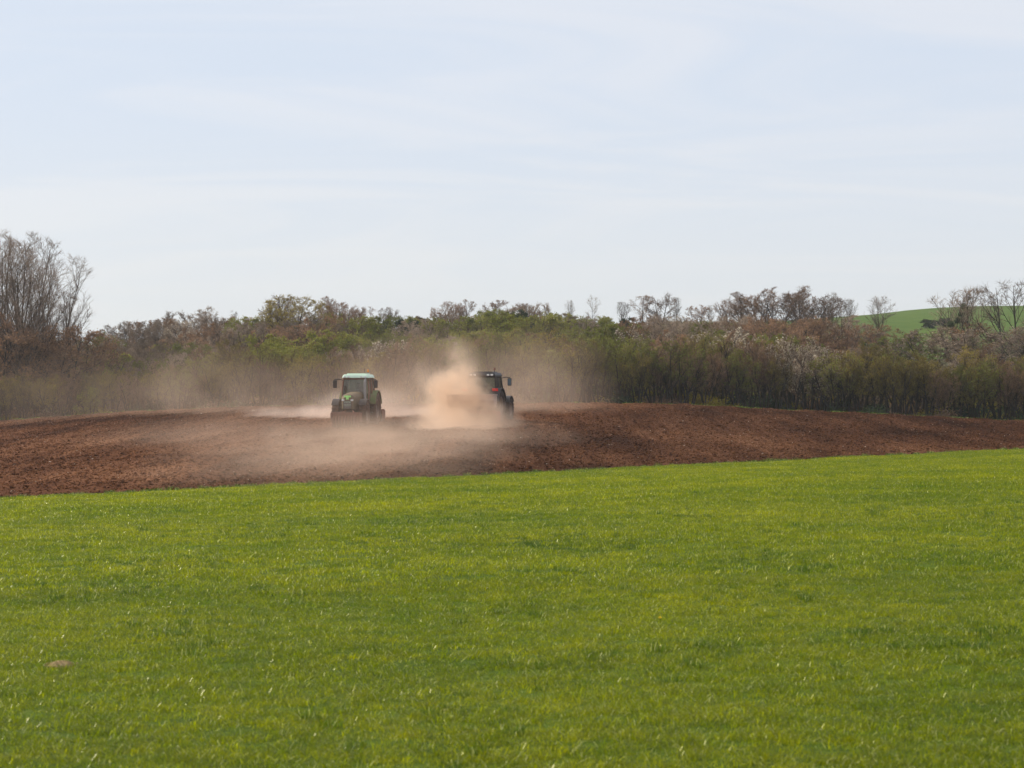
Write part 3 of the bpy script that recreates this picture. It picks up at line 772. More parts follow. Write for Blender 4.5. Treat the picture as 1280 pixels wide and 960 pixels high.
# hillside bushes filling the slope, band by band
SKYL_PX = [-60, 60, 100, 130, 160, 230, 262, 290, 330, 360, 410, 460, 510, 570, 610, 650, 700, 745, 800, 900, 950, 1030, 1080, 1110, 1150, 1190, 1340]
SKYL = [412, 416, 420, 412, 402, 390, 385, 388, 392, 383, 384, 392, 392, 388, 384, 382, 389, 389, 391, 394, 389, 393, 402, 424, 438, 422, 422]
FILL = {'bush_grey': 'greyish bare', 'bush_brown': 'russet bare', 'bush_olive': 'green leafing', 'bush_dark': 'dark evergreen', 'bush_bloss': 'pale blossoming', 'bare': 'tall bare'}
fill = []
for band, (y_, step, hh) in enumerate([(172, 30, 4.6), (184, 31, 4.6), (198, 31, 4.6), (214, 28, 4.8), (230, 27, 4.9)]):
    px_ = -40 + band*9
    while px_ < 1330:
        if not (px_ > 1105 and band > 1):
            q = random.random(); g = 420 < px_ < 800
            if g: kind = 'bush_olive' if q < .50 else 'bush_grey' if q < .70 else 'bush_brown' if q < .85 else 'bush_bloss' if q < .88 else 'bush_dark' if q < .91 else 'bush_olive'
            elif px_ < 420: kind = 'bush_grey' if q < .42 else 'bush_brown' if q < .62 else 'bush_olive' if q < .88 else 'bush_dark' if q < .93 else 'bush_bloss' if q < .95 else 'bush_brown'
            else: kind = 'bush_brown' if q < .45 else 'bush_grey' if q < .82 else 'bush_olive' if q < .91 else 'bush_bloss' if q < .93 else 'bush_dark' if q < .96 else 'bush_grey'
            fill.append((px_+random.uniform(-8, 8), y_+random.uniform(-4, 4), kind, band, hh*random.uniform(0.8, 1.2)))
        px_ += step*random.uniform(0.8, 1.2)
BAND = ['just behind the hedge', 'low on the slope', 'halfway up the slope', 'high on the slope', 'just below the skyline']
fk = {}
for f_ in sorted(fill):
    if -5 < f_[0] < 1285: fk.setdefault((f_[2], f_[3]), []).append(f_)
for f_ in fill:
    px_, y_, kind, band, hh = f_
    lst = fk.get((kind, band), [])
    if f_ in lst:
        n = lst.index(f_)+1; m_ = len(lst)-lst.index(f_)
        side, n = ('left', n) if n <= m_ else ('right', m_)
        lb = f'{FILL[kind]} bush {BAND[band]}, {ordn(n)} of that look from the {side}'
    else:
        o_, sd_ = outside(kind, band, px_); lb = f'{o_} {FILL[kind]} bush {BAND[band]} beyond the {sd_} picture edge'
    v = random.randrange({'bush_grey': 3}.get(kind, 2))
    bx = X(px_, y_); brow = 480-(H(bx, y_)-EYE)/y_*F
    hh = max(1.2, min(hh, (brow-interp(px_, SKYL_PX, SKYL)-random.uniform(1, 10))*y_/F))
    if 1105 < px_ < 1190: hh *= 0.72
    elif px_ >= 1190: hh *= 0.85
    place(kind+str(v), px_, y_, hh, random.uniform(1.0, 1.4), lb, 'bush', 'bushes covering the wooded slope')

# mistletoe balls in the bare tree at the right
mm = MB(); rr = random.Random(4)
for i in range(900):
    d = Vector((rr.gauss(0, 1), rr.gauss(0, 1), rr.gauss(0, 1))).normalized(); p = d*rr.uniform(0.12, 0.5)
    x = Vector((rr.gauss(0, 1), rr.gauss(0, 1), rr.gauss(0, 1))).normalized()*0.09; y_ = d.cross(x).normalized()*0.035
    mm.add([p-x, p+y_, p+x, p-y_], [(0, 1, 2, 3)])
mist_me = mesh_from('mistletoe', mm.v, mm.f, M_dkgreen)
inv = Matrix.Translation(mist_tree.location) @ Matrix.Rotation(mist_tree.rotation_euler.z, 4, 'Z') @ Matrix.Diagonal((*mist_tree.scale, 1)); inv = inv.inverted()
for (mx_, my_, sz) in [(1205, 383, 1.1), (1201, 393, 0.9), (1197, 401, 1.1), (1188, 405, 1.2), (1208, 402, 0.8), (1212, 373, 0.55)]:
    yy = mist_tree.location.y - 0.9
    wp = Vector((X(mx_, yy), yy, EYE + (480-my_)/F*yy))
    o = link('mistletoe', mist_me, mist_tree); o.location = inv @ wp
    sc = mist_tree.scale; o.scale = (sz*0.66/sc[0], sz*0.66/sc[1], sz*0.66/sc[2])

# undergrowth: low twiggy growth nobody could count, between and under the trees
def lowbush(seed, leafy):
    rr = random.Random(seed); mb = MB()
    for i in range(150):
        a = rr.uniform(0, 6.28); b = Vector((0.5*rr.random()*math.cos(a), 0.5*rr.random()*math.sin(a), -0.05))
        d = Vector((rr.gauss(0, .45), rr.gauss(0, .45), 1)).normalized(); e = b + d*rr.uniform(0.5, 1.15)
        x = d.orthogonal().normalized()*0.012; mb.add([b-x, b+x, b+d.cross(x), e], [(0, 1, 3), (1, 2, 3), (2, 0, 3)])
        for k in range(leafy):
            p = b.lerp(e, rr.uniform(0.3, 1)) + Vector((rr.gauss(0, .07), rr.gauss(0, .07), rr.gauss(0, .07)))
            u_ = Vector((rr.gauss(0, 1), rr.gauss(0, 1), rr.gauss(0, 1))).normalized()*0.06; v_ = u_.orthogonal().normalized()*0.035
            mb.add([p-u_, p+v_, p+u_, p-v_], [(0, 1, 2, 3)])
    return mb
P_low = [proto('low_growth', lowbush(1, 7), M_bud_olive), proto('low_growth', lowbush(2, 3), M_tw_brown), proto('low_growth', lowbush(3, 4), M_tw_grey),
         proto('low_growth', lowbush(4, 3), M_bud_green), proto('low_growth', lowbush(5, 6), M_dkgreen)]
acc = [[], [], [], []]
for x, y in frustum_pts(6500, 155, 263, 3, 0.275):
    px_ = 640 + x/y*F
    if y < 168 and random.random() < 0.5: continue
    if px_ > 1100 and y > 185: continue
    s = random.uniform(0.8, 2.0) if y > 168 else random.uniform(0.7, 1.5)
    if y > 205: s *= 0.7
    if y > 240: s *= 0.6
    acc[0].append((x, y, H(x, y))); acc[1].append((s*1.2, s*1.2, s)); acc[2].append((0, 0, random.uniform(0, 6.28)))
    q = random.random(); dk = y < 168
    acc[3].append((0 if q < .15 else 1 if q < .6 else 4) if dk else (0 if q < .25 else 1 if q < .5 else 2 if q < .7 else 3 if q < .9 else 4))
scatter('undergrowth', *acc, P_low, 'low tangled undergrowth beneath the hedge and hillside trees')
acc = [[], [], [], []]
for x, y in frustum_pts(5200, 150.6, 156, 3, 0.275):
    s = random.uniform(1.2, 2.6)
    acc[0].append((x, y, H(x, y))); acc[1].append((s*1.6, s*1.6, s)); acc[2].append((0, 0, random.uniform(0, 6.28))); acc[3].append(random.randrange(3))
scatter('verge_grass', *acc, P_dk, 'dark grass strip between the ploughed field and the hedge')

# ------------------------------------------------------------------ tractors
def paint(name, c, dusty=0.5, rough=0.35, metal=0.0):
    """paint with a film of red dust that gathers in uneven patches"""
    m, t = mat(name); tcn = N(t, 'ShaderNodeTexCoord')
    n = noise(t, tcn.outputs['Object'], 2.3, 5, 0.65)
    mr = N(t, 'ShaderNodeMapRange'); L(t, n.outputs[0], mr.inputs[0]); mr.inputs[1].default_value = 0.35; mr.inputs[2].default_value = 0.7; mr.inputs[3].default_value = dusty*0.5; mr.inputs[4].default_value = dusty
    col = mixc(t, mr.outputs[0], c, (0.24, 0.13, 0.085))
    rg = N(t, 'ShaderNodeMath', operation='MULTIPLY_ADD'); L(t, mr.outputs[0], rg.inputs[0]); rg.inputs[1].default_value = 0.5; rg.inputs[2].default_value = rough
    finish(t, col, rg.outputs[0], None, 0, 0.4, metal); return m
def glassm(name, tint):
    m, t = mat(name); o = N(t, 'ShaderNodeOutputMaterial'); tr = N(t, 'ShaderNodeBsdfTransparent'); tr.inputs[0].default_value = (*tint, 1)
    gl = N(t, 'ShaderNodeBsdfGlossy'); gl.inputs['Roughness'].default_value = 0.12; fr = N(t, 'ShaderNodeFresnel'); fr.inputs[0].default_value = 1.6
    df = N(t, 'ShaderNodeBsdfDiffuse'); df.inputs[0].default_value = (0.35, 0.27, 0.21, 1)
    m1 = N(t, 'ShaderNodeMixShader'); L(t, fr.outputs[0], m1.inputs[0]); L(t, tr.outputs[0], m1.inputs[1]); L(t, gl.outputs[0], m1.inputs[2])
    m2 = N(t, 'ShaderNodeMixShader'); m2.inputs[0].default_value = 0.22; L(t, m1.outputs[0], m2.inputs[1]); L(t, df.outputs[0], m2.inputs[2])
    L(t, m2.outputs[0], o.inputs['Surface']); return m
M_green = paint('green_paint', (0.05, 0.26, 0.035), 0.85)
M_lgreen = paint('pale_green_paint', (0.68, 0.85, 0.66), 0.06)
M_red = paint('red_paint', (0.42, 0.018, 0.014), 0.35)
M_black = paint('black_paint', (0.012, 0.012, 0.013), 0.14, 0.45)
M_white = paint('white_paint', (0.72, 0.76, 0.72), 0.10)
M_gdust = paint('dust_caked_green_paint', (0.06, 0.085, 0.028), 0.75)
M_hop = paint('faded_hopper_paint', (0.55, 0.42, 0.38), 0.7)
M_grey = paint('grey_metal', (0.30, 0.30, 0.30), 0.3, 0.45)
M_tyre_dusty = paint('dusty_rubber', (0.020, 0.018, 0.017), 0.62, 0.85)
M_tyre = paint('black_rubber', (0.014, 0.013, 0.013), 0.28, 0.8)
M_rim = paint('dusty_rim', (0.16, 0.15, 0.14), 0.7)
M_rust = paint('rusty_brown_metal', (0.20, 0.07, 0.045), 0.6, 0.75)
M_glass = glassm('cab_glass', (0.62, 0.72, 0.66))
def emis(name, c, s=0.0):
    m, t = mat(name); finish(t, c, 0.2, None, 0, 0.6); return m
M_lens = emis('clear_lens', (0.75, 0.75, 0.72)); M_redlens = emis('red_lens', (0.65, 0.02, 0.02)); M_amber = emis('amber_lens', (0.7, 0.22, 0.02)); M_mirror = m_simple('mirror_glass', (0.06, 0.10, 0.13), (0.09, 0.14, 0.18), 1, 0.08, 0.8)
M_cloth = m_simple('dark_blue_cloth', (0.03, 0.035, 0.06), (0.05, 0.06, 0.09), 8, 0.9); M_skin = m_simple('skin', (0.42, 0.25, 0.18), (0.5, 0.31, 0.22), 5, 0.6); M_hair = m_simple('brown_hair', (0.05, 0.03, 0.02), (0.09, 0.05, 0.03), 12, 0.7)
M_emblem = paint('bright_green_mark', (0.45, 0.95, 0.25), 0.0)

def wheel(parent, x, y, rad, wid, tyre_m, rim_m, side):
    """wheel in the YZ plane at x; side +1 faces +x; lugs run in two slanted rows"""
    w_ = empty('wheel', (x, y, rad)); w_.parent = parent
    mb = MB(); hw = wid/2; ri = rad*0.56
    prof = [(-hw*0.72, ri), (-hw*0.98, ri+(rad-ri)*0.3), (-hw, ri+(rad-ri)*0.65), (-hw*0.86, rad-0.06), (-hw*0.4, rad-0.03), (hw*0.4, rad-0.03), (hw*0.86, rad-0.06), (hw, ri+(rad-ri)*0.65), (hw*0.98, ri+(rad-ri)*0.3), (hw*0.72, ri)]
    mb.lathe_x((0, 0, 0), prof, 32)
    ty = mb.build('tyre', tyre_m, w_, True)
    lg = MB(); nl = 20
    for k in range(nl):
        for sgn in (-1, 1):
            t = 2*math.pi*(k + (0.5 if sgn > 0 else 0))/nl
            rot = Matrix.Rotation(t, 3, 'X') @ Matrix.Rotation(sgn*R(42), 3, 'Z')
            c = Matrix.Rotation(t, 3, 'X') @ Vector((sgn*hw*0.5, 0, rad-0.02))
            for c_, d_ in ((c, (hw*1.25, 0.05, 0.06)),):
                lg.box(c_, d_, rot.to_quaternion())
    l_ = lg.build('tread_lugs', tyre_m, w_); l_['kind'] = 'stuff'
    rb = MB(); s_ = side
    rb.lathe_x((0, 0, 0), [(-hw*0.75, ri*1.02), (-hw*0.75, ri*0.9), (-hw*0.2, ri*0.82), (hw*0.2, ri*0.82), (hw*0.75, ri*0.9), (hw*0.75, ri*1.02)], 24)
    rb.lathe_x((0, 0, 0), [(s_*hw*0.1, ri*0.84), (s_*hw*0.2, ri*0.5), (s_*hw*0.45, ri*0.35), (s_*hw*0.5, ri*0.12), (s_*hw*0.5, 0.001)], 24)
    rb.build('rim', rim_m, w_, True)
    return w_

def tractor(name, label, loc, rz, body_m, roof_m, tyre_m, rim_m, style):
    """built facing -Y (front), wheels on z = 0"""
    t = empty(name, loc, rz); tag(t, label, 'tractor')
    RR, FR = 0.93, 0.70; RY, FY = 1.05, -1.65; RW, FW = 0.58, 0.50; RT, FT = 0.93, 0.92
    if style == 'green': RW, FW, RT, FT = 0.50, 0.42, 0.86, 0.82
    else: RW, FW, RT, FT = 0.54, 0.44, 0.88, 0.86
    for sx in (-1, 1):
        wheel(t, sx*RT, RY, RR, RW, tyre_m, rim_m, sx)
        wheel(t, sx*FT, FY, FR, FW, tyre_m, rim_m, sx)
    c = MB(); c.box((0, -0.3, 0.85), (0.5, 3.2, 0.5), bev=0.05); c.box((0, FY, 0.62), (1.6, 0.24, 0.22)); c.box((0, RY, 0.93), (1.4, 0.34, 0.34)); c.box((0, RY+0.25, 1.0), (0.7, 0.9, 0.6), bev=0.05)
    c.build('chassis', M_black, t)
    b = MB()   # bonnet: narrow, rounded, sloping down to the nose
    n0 = 9
    secs = [(-2.55, 0.30, 0.96, 1.60), (-2.42, 0.37, 0.92, 1.74), (-1.8, 0.41, 0.90, 1.80), (-0.9, 0.45, 0.92, 1.86), (-0.35, 0.47, 0.95, 1.89)]
    vs = []; fs = []
    for (yy, hw, z0, z1) in secs:
        r_ = 0.13
        prof = [(-hw, z0), (-hw, z1-r_*1.5), (-hw+r_*0.4, z1-r_*0.6), (-hw+r_*1.3, z1-0.02), (0, z1), (hw-r_*1.3, z1-0.02), (hw-r_*0.4, z1-r_*0.6), (hw, z1-r_*1.5), (hw, z0)]
        vs += [(px_, yy, pz_) for px_, pz_ in prof]
    for i in range(len(secs)-1):
        for j in range(8): fs.append((i*9+j, i*9+j+1, (i+1)*9+j+1, (i+1)*9+j))
        fs.append((i*9+8, i*9, (i+1)*9, (i+1)*9+8))
    fs.append(tuple(range(9))); fs.append(tuple(reversed(range(36, 45)))); b.add(vs, fs); b.build('bonnet', M_gdust if style == 'green' else body_m, t)
    g = MB(); g.box((0, -2.57, 1.16), (0.46, 0.05, 0.42), bev=0.012); gr = g.build('grille', M_black, t)
    for k in range(5):
        s_ = MB(); s_.box((0, -2.60, 1.00+k*0.08), (0.42, 0.02, 0.025)); s_.build('grille_bar', M_lgreen if (style == 'green' and k in (2, 4)) else M_grey, gr)
    if style == 'green':
        e = MB()
        e.box((0, -2.56, 1.62), (0.40, 0.05, 0.09), bev=0.015); e.box((0, -2.57, 1.54), (0.16, 0.05, 0.16), bev=0.01)
        e.build('bonnet_mark', M_emblem, t)
    for sx in (-1, 1):
        h = MB(); h.box((sx*0.27, -2.56, 1.42), (0.16, 0.06, 0.10), bev=0.02); h.build('headlight', M_lens, t)
        fd = MB()   # rear mudguard: an arch over the wheel
        pts = []
        for k in range(11):
            a = R(15 + k*15); pts.append((RY - math.cos(a)*(RR+0.10), RR + math.sin(a)*(RR+0.10)))
        inner = [(RY - math.cos(R(15+k*15))*(RR+0.05), RR + math.sin(R(15+k*15))*(RR+0.05)) for k in range(11)]
        fd.prism_x(pts + inner[::-1], sx*(RT-RW/2-0.04), sx*(RT+RW/2+0.02))
        wall = [(RY-0.8, RR+0.45), (RY-0.55, RR+0.85), (RY, RR+1.0), (RY+0.6, RR+0.8), (RY+0.8, RR+0.45)]
        fd.prism_x(wall, sx*(RT-RW/2-0.08), sx*(RT-RW/2-0.045))
        fd.build('mudguard', body_m if style == 'green' else M_black, t)
        ff = MB()
        po = [(FY - math.cos(R(35+k*14))*(FR+0.09), FR + math.sin(R(35+k*14))*(FR+0.09)) for k in range(9)]
        pi_ = [(FY - math.cos(R(35+k*14))*(FR+0.06), FR + math.sin(R(35+k*14))*(FR+0.06)) for k in range(9)]
        ff.prism_x(po + pi_[::-1], sx*(FT-FW/2), sx*(FT+FW/2)); ff.build('front_mudguard', M_black, t)
        tl = MB(); tl.box((sx*(RT+0.02), RY+0.72, RR+0.92), (0.34, 0.08, 0.16), bev=0.02); tl.build('tail_light', M_redlens, t)
        st = MB()
        for k in range(3): st.box((sx*0.86, -0.35, 0.45+k*0.28), (0.34, 0.34, 0.04))
        st.box((sx*0.70, -0.52, 0.85), (0.03, 0.03, 1.0)); st.box((sx*0.70, -0.18, 0.85), (0.03, 0.03, 1.0)); st.build('steps', M_black, t)
    # cab: four posts a side, glazed all round
    F0, F1 = (-0.42, 1.30), (-0.30, 2.62); B0, B1 = (1.28, 1.62), (1.20, 2.62); Mi0, Mi1 = (0.50, 1.25), (0.50, 2.62)
    cw, rw = 0.80, 0.74
    fr = MB()
    for sx in (-1, 1):
        for (a, b_) in ((F0, F1), (Mi0, Mi1), (B0, B1)):
            fr.tube([(sx*cw, a[0], a[1]), (sx*(cw+0.02), (a[0]+b_[0])/2, (a[1]+b_[1])/2), (sx*rw, b_[0], b_[1])], 0.045, 6)
        fr.tube([(sx*cw, F0[0], F0[1]), (sx*cw, Mi0[0], Mi0[1]), (sx*cw, B0[0], B0[1])], 0.04, 6)
        fr.tube([(sx*rw, F1[0], 2.60), (sx*rw, B1[0], 2.60)], 0.05, 6)
    fr.tube([(-cw, F0[0], F0[1]), (cw, F0[0], F0[1])], 0.04, 6); fr.tube([(-rw, F1[0], 2.60), (rw, F1[0], 2.60)], 0.05, 6)
    fr.tube([(-cw, B0[0], B0[1]), (cw, B0[0], B0[1])], 0.05, 6); fr.tube([(-rw, B1[0], 2.60), (rw, B1[0], 2.60)], 0.05, 6)
    fr.box((0, 0.45, 1.10), (1.50, 1.72, 0.30), bev=0.03)
    fr.build('cab_frame', M_black if style == 'red' else M_rust, t)
    def pane(nm, q):
        c_ = sum((Vector(v) for v in q), Vector())/4; nrm = (Vector(q[1])-Vector(q[0])).cross(Vector(q[3])-Vector(q[0])).normalized()*0.006
        m_ = MB(); m_.add([Vector(v)-nrm for v in q] + [Vector(v)+nrm for v in q], [(0, 1, 2, 3), (7, 6, 5, 4), (0, 4, 5, 1), (1, 5, 6, 2), (2, 6, 7, 3), (3, 7, 4, 0)]); m_.build(nm, M_glass, t)
    e = 0.05
    pane('windscreen', [(-cw+e, F0[0], F0[1]+e), (cw-e, F0[0], F0[1]+e), (rw-e, F1[0], F1[1]-e), (-rw+e, F1[0], F1[1]-e)])
    pane('rear_window', [(-cw+e, B0[0], B0[1]+e), (cw-e, B0[0], B0[1]+e), (rw-e, B1[0], B1[1]-e), (-rw+e, B1[0], B1[1]-e)])
    for sx in (-1, 1):
        pane('side_window', [(sx*cw, F0[0]+e, F0[1]+e), (sx*cw, Mi0[0]-e, Mi0[1]+e), (sx*rw, Mi1[0]-e, Mi1[1]-e), (sx*rw, F1[0]+e, F1[1]-e)])
        pane('side_window', [(sx*cw, Mi0[0]+e, Mi0[1]+e), (sx*cw, B0[0]-e, B0[1]+e), (sx*rw, B1[0]-e, B1[1]-e), (sx*rw, Mi1[0]+e, Mi1[1]-e)])
    rf = MB(); rf.box((0, 0.46, 2.74), (1.66, 1.86, 0.20), taper=0.88, bev=0.05); rf.box((0, 0.46, 2.86), (1.15, 1.3, 0.08), bev=0.03); roof = rf.build('roof', roof_m, t)
    for sx in (-0.62, -0.40, 0.40, 0.62):
        l1 = MB(); l1.box((sx, -0.50, 2.70), (0.15, 0.06, 0.10), bev=0.02); l1.build('work_light', M_lens, roof)
        l2 = MB(); l2.box((sx, 1.42, 2.70), (0.15, 0.06, 0.10), bev=0.02); l2.build('work_light', M_lens, roof)
    for sx in (-1, 1):
        mr_ = MB(); mr_.tube([(sx*0.78, -0.32, 2.52), (sx*1.0, -0.42, 2.58), (sx*1.28, -0.42, 2.55)], 0.025, 6); arm = mr_.build('mirror_arm', M_black, t)
        mg = MB(); mg.box((sx*1.24, -0.42, 2.30), (0.24, 0.09, 0.44), bev=0.035); m3 = mg.build('mirror', M_black, t)
        mf = MB(); mf.box((sx*1.24, -0.37, 2.30), (0.19, 0.012, 0.38)); mf.build('mirror_glass', M_mirror, m3)
    ex = MB(); ex.tube([(0.62, -0.55, 1.2), (0.62, -0.55, 2.45), (0.64, -0.50, 2.62)], [0.085, 0.085, 0.05], 10); ex.build('exhaust', M_grey if style == 'green' else M_black, t)
    ai = MB(); ai.tube([(-0.62, -0.55, 1.3), (-0.62, -0.55, 2.2)], 0.06, 8); ai.build('air_intake', M_black, t)
    bc = MB(); bc.tube([(-0.66 if style == 'red' else 0.5, 0.9, 2.84), (-0.66 if style == 'red' else 0.5, 0.9, 2.98)], 0.02, 6)
    bb = bc.build('beacon', M_black, t); bz = MB(); bz.tube([(-0.66 if style == 'red' else 0.5, 0.9, 2.98), (-0.66 if style == 'red' else 0.5, 0.9, 3.08), (-0.66 if style == 'red' else 0.5, 0.9, 3.13)], [0.06, 0.055, 0.02], 10); bz.build('beacon_lens', M_amber if style == 'green' else M_rust, bb)
    an = MB(); an.tube([(0.25, 1.0, 2.86), (0.27, 1.02, 3.2)], 0.010, 4); an.build('aerial', M_black, t)
    se = MB(); se.box((0, 0.62, 1.42), (0.52, 0.52, 0.14), bev=0.04); se.box((0, 0.90, 1.78), (0.50, 0.14, 0.66), bev=0.05); se.build('seat', M_black, t)
    sw = MB()
    ring = [(0.2*math.cos(a*math.pi/8), -0.02+0.08*math.sin(a*math.pi/8), 1.72+0.18*math.sin(a*math.pi/8)) for a in range(17)]
    sw.tube(ring, 0.016, 6); sw.tube([(0, -0.02, 1.72), (0, -0.15, 1.35)], 0.035, 6); sw.build('steering_wheel', M_black, t)
    return t

G_Y, R_Y = 111.5, 116.0
def ground_at(px, y): p = at(px, y); return (p.x, p.y, p.z + 0.03)
gt = tractor('tractor', 'dust-covered green tractor with white-green roof, driving towards the camera', ground_at(446, G_Y), R(-7), M_green, M_lgreen, M_tyre_dusty, M_rim, 'green')
rt = tractor('tractor', 'red tractor half hidden in its dust plume, driving away', ground_at(609, R_Y), R(180-13), M_red, M_black, M_tyre, M_rim, 'red')

gt.scale = (0.93, 1, 1)
# front press mounted before the green tractor: a frame with two rows of rings
def local(parent_o, name, off, rz, label, cat):
    m_ = Matrix.Translation(parent_o.location) @ Matrix.Rotation(parent_o.rotation_euler.z, 4, 'Z')
    p = m_ @ Vector(off); o = empty(name, (p.x, p.y, H(p.x, p.y)+0.03), parent_o.rotation_euler.z + rz); tag(o, label, cat); return o
fp = local(gt, 'front_press', (0.08, -3.4, 0), 0, 'rusty brown front press with ring rollers ahead of the green tractor', 'farm implement')
fp.scale = (0.9, 1, 1)
m1 = MB(); m1.box((0, 0.0, 0.80), (1.75, 0.12, 0.14), bev=0.01); m1.box((0, 0.45, 0.80), (1.5, 0.10, 0.12)); m1.box((0, -0.02, 0.62), (1.68, 0.04, 0.30))
for sx in (-0.86, 0.86): m1.box((sx, 0.15, 0.60), (0.05, 0.8, 0.5))
m1.tube([(-0.4, 0.45, 0.85), (-0.2, 0.95, 0.95)], 0.04, 6); m1.tube([(0.4, 0.45, 0.85), (0.2, 0.95, 0.95)], 0.04, 6); m1.build('press_frame', M_rust, fp)
for k in range(9):
    r_ = MB(); r_.lathe_x((0, 0, 0), [(-0.07, 0.22), (-0.02, 0.36), (0.02, 0.36), (0.07, 0.22)], 18); o = r_.build('press_ring', M_rust, fp); o.location = (-0.76+k*0.19, 0.05, 0.36)
def harrow(parent_o, off, name, label, frame_m, hopper):
    h = local(parent_o, name, off, 0, label, 'farm implement')
    if not hopper: h.scale = (0.62, 1, 1)
    a = MB(); a.box((0, 0, 0.62), (2.9, 0.34, 0.22), bev=0.02); a.box((0, 0.75, 0.72), (2.8, 0.10, 0.10))
    for sx in (-1.45, 1.45): a.box((sx, 0.3, 0.42), (0.03, 1.0, 0.55))
    for sx in (-0.4, 0.4): a.tube([(sx, -0.1, 0.7), (sx*0.8, -0.55, 0.75), (sx*0.8, -0.9, 0.7)], 0.045, 6)
    a.tube([(0, 0, 0.7), (0, -0.1, 1.35), (0, -0.9, 1.2)], 0.045, 6); a.build('harrow_frame', frame_m, h)
    for k in range(12):
        tn = MB(); tn.tube([(-1.35+k*0.245, 0.0, 0.52), (-1.35+k*0.245, 0.02, 0.3), (-1.33+k*0.245, -0.03, 0.02)], [0.03, 0.025, 0.012], 5); tn.build('tine', M_grey, h)
    ro = MB(); ro.tube([(-1.4, 0.75, 0.32), (1.4, 0.75, 0.32)], 0.22, 14)
    for k in range(14): ro.lathe_x((-1.35+k*0.208, 0.75, 0.32), [(-0.03, 0.2), (0, 0.30), (0.03, 0.2)], 14)
    ro.build('packer_roller', M_rust, h, True)
    if hopper:
        b = MB(); b.prism_x([(0.35, 0.95), (0.85, 0.95), (1.05, 1.35), (1.02, 1.62), (0.20, 1.62), (0.17, 1.35)], -1.35, 1.35)
        b.build('seed_hopper', M_hop, h)
        l_ = MB(); l_.box((0, 0.61, 1.655), (2.76, 0.90, 0.06), bev=0.01); l_.build('hopper_lid', M_hop, h)
        for k in range(10):
            tb = MB(); tb.tube([(-1.2+k*0.266, 0.6, 0.95), (-1.2+k*0.266, 0.95, 0.6), (-1.2+k*0.266, 1.25, 0.15)], 0.022, 5); tb.build('seed_tube', M_black, h)
    else:
        for sx in (-1.0, 1.0):
            q = MB(); q.box((sx, 0.1, 0.85), (0.5, 0.25, 0.2), bev=0.02); q.build('gear_cover', frame_m, h)
    return h
harrow(gt, (0, 3.0, 0), 'power_harrow', 'dusty harrow with packer roller behind the green tractor', M_rust, False)
harrow(rt, (0, 3.0, 0), 'seed_drill', 'red seed drill with pale hopper hidden in dust behind the red tractor', M_red, True)

# driver in the green tractor
def person(parent_o):
    m_ = Matrix.Translation(parent_o.location) @ Matrix.Rotation(parent_o.rotation_euler.z, 4, 'Z')
    o0 = m_ @ Vector((0, 0.62, 1.50))
    J = [((0, 0, 0), .15), ((0, .02, .18), .14), ((0, .02, .38), .165), ((0, .01, .50), .10), ((0, -.01, .58), .058), ((0, -.03, .66), .075), ((0, -.04, .76), .095), ((0, -.03, .84), .085)]
    E_ = [(i, i+1) for i in range(7)]
    for sx in (-1, 1):
        n = len(J); J += [((sx*.19, .01, .44), .07), ((sx*.25, -.10, .24), .05), ((sx*.20, -.36, .20), .04), ((sx*.17, -.55, .24), .032), ((sx*.165, -.61, .25), .026)]
        E_ += [(2, n), (n, n+1), (n+1, n+2), (n+2, n+3), (n+3, n+4)]
        for k in range(4):
            f = len(J); xo = sx*(.145+.016*k); J += [((xo, -.645, .262), .010), ((xo, -.662, .235), .009)]; E_ += [(n+4, f), (f, f+1)]
        f = len(J); J += [((sx*.13, -.60, .24), .011), ((sx*.125, -.63, .225), .009)]; E_ += [(n+4, f), (f, f+1)]
        n = len(J); J += [((sx*.11, -.10, -.02), .10), ((sx*.14, -.42, .02), .075), ((sx*.14, -.50, -.20), .055), ((sx*.14, -.52, -.36), .045), ((sx*.14, -.64, -.39), .035)]
        E_ += [(0, n), (n, n+1), (n+1, n+2), (n+2, n+3), (n+3, n+4)]
    me = bpy.data.meshes.new('body'); me.from_pydata([j[0] for j in J], E_, [])
    root = empty('person', o0, parent_o.rotation_euler.z); tag(root, 'driver in dark clothes seated behind the green tractor windscreen', 'person')
    b = link('body', me, root); sk = b.modifiers.new('skin', 'SKIN'); sv = me.skin_vertices[0].data
    for i, j in enumerate(J): sv[i].radius = (j[1], j[1]*(0.75 if i in (1, 2) else 1)); sv[i].use_root = (i == 0)
    b.modifiers.new('sub', 'SUBSURF').levels = 1; b.modifiers['sub'].render_levels = 2
    # clothed below the neck, skin above and at the hands: by position
    m, t = mat('driver_body'); tcn = N(t, 'ShaderNodeTexCoord'); sp = N(t, 'ShaderNodeSeparateXYZ'); L(t, tcn.outputs['Object'], sp.inputs[0])
    g1 = N(t, 'ShaderNodeMath', operation='GREATER_THAN'); L(t, sp.outputs['Z'], g1.inputs[0]); g1.inputs[1].default_value = 0.56
    col = mixc(t, g1.outputs[0], (0.04, 0.045, 0.075), (0.45, 0.28, 0.2)); finish(t, col, 0.8)
    me.materials.append(m)
    hb = MB(); hb.lathe_x((0, 0, 0), [(-.095, .01), (-.085, .06), (-.04, .10), (.04, .10), (.085, .06), (.095, .01)], 14); h = hb.build('hair', M_hair, root, True); h.location = (0, 0, .82); h.scale = (1, 1.05, .8)
    fc = MB(); fc.tube([(0, -.125, .76), (0, -.155, .735), (0, -.13, .725)], [.010, .016, .012], 6)
    for sx in (-1, 1): fc.box((sx*.035, -.128, .775), (.026, .012, .012))
    fc.box((0, -.122, .695), (.05, .012, .010)); fc.build('face_features', M_skin, root)
    for sx in (-1, 1):
        er = MB(); er.box((sx*.098, -.035, .755), (.016, .04, .06), bev=.005); er.build('ear', M_skin, root)
person(gt)

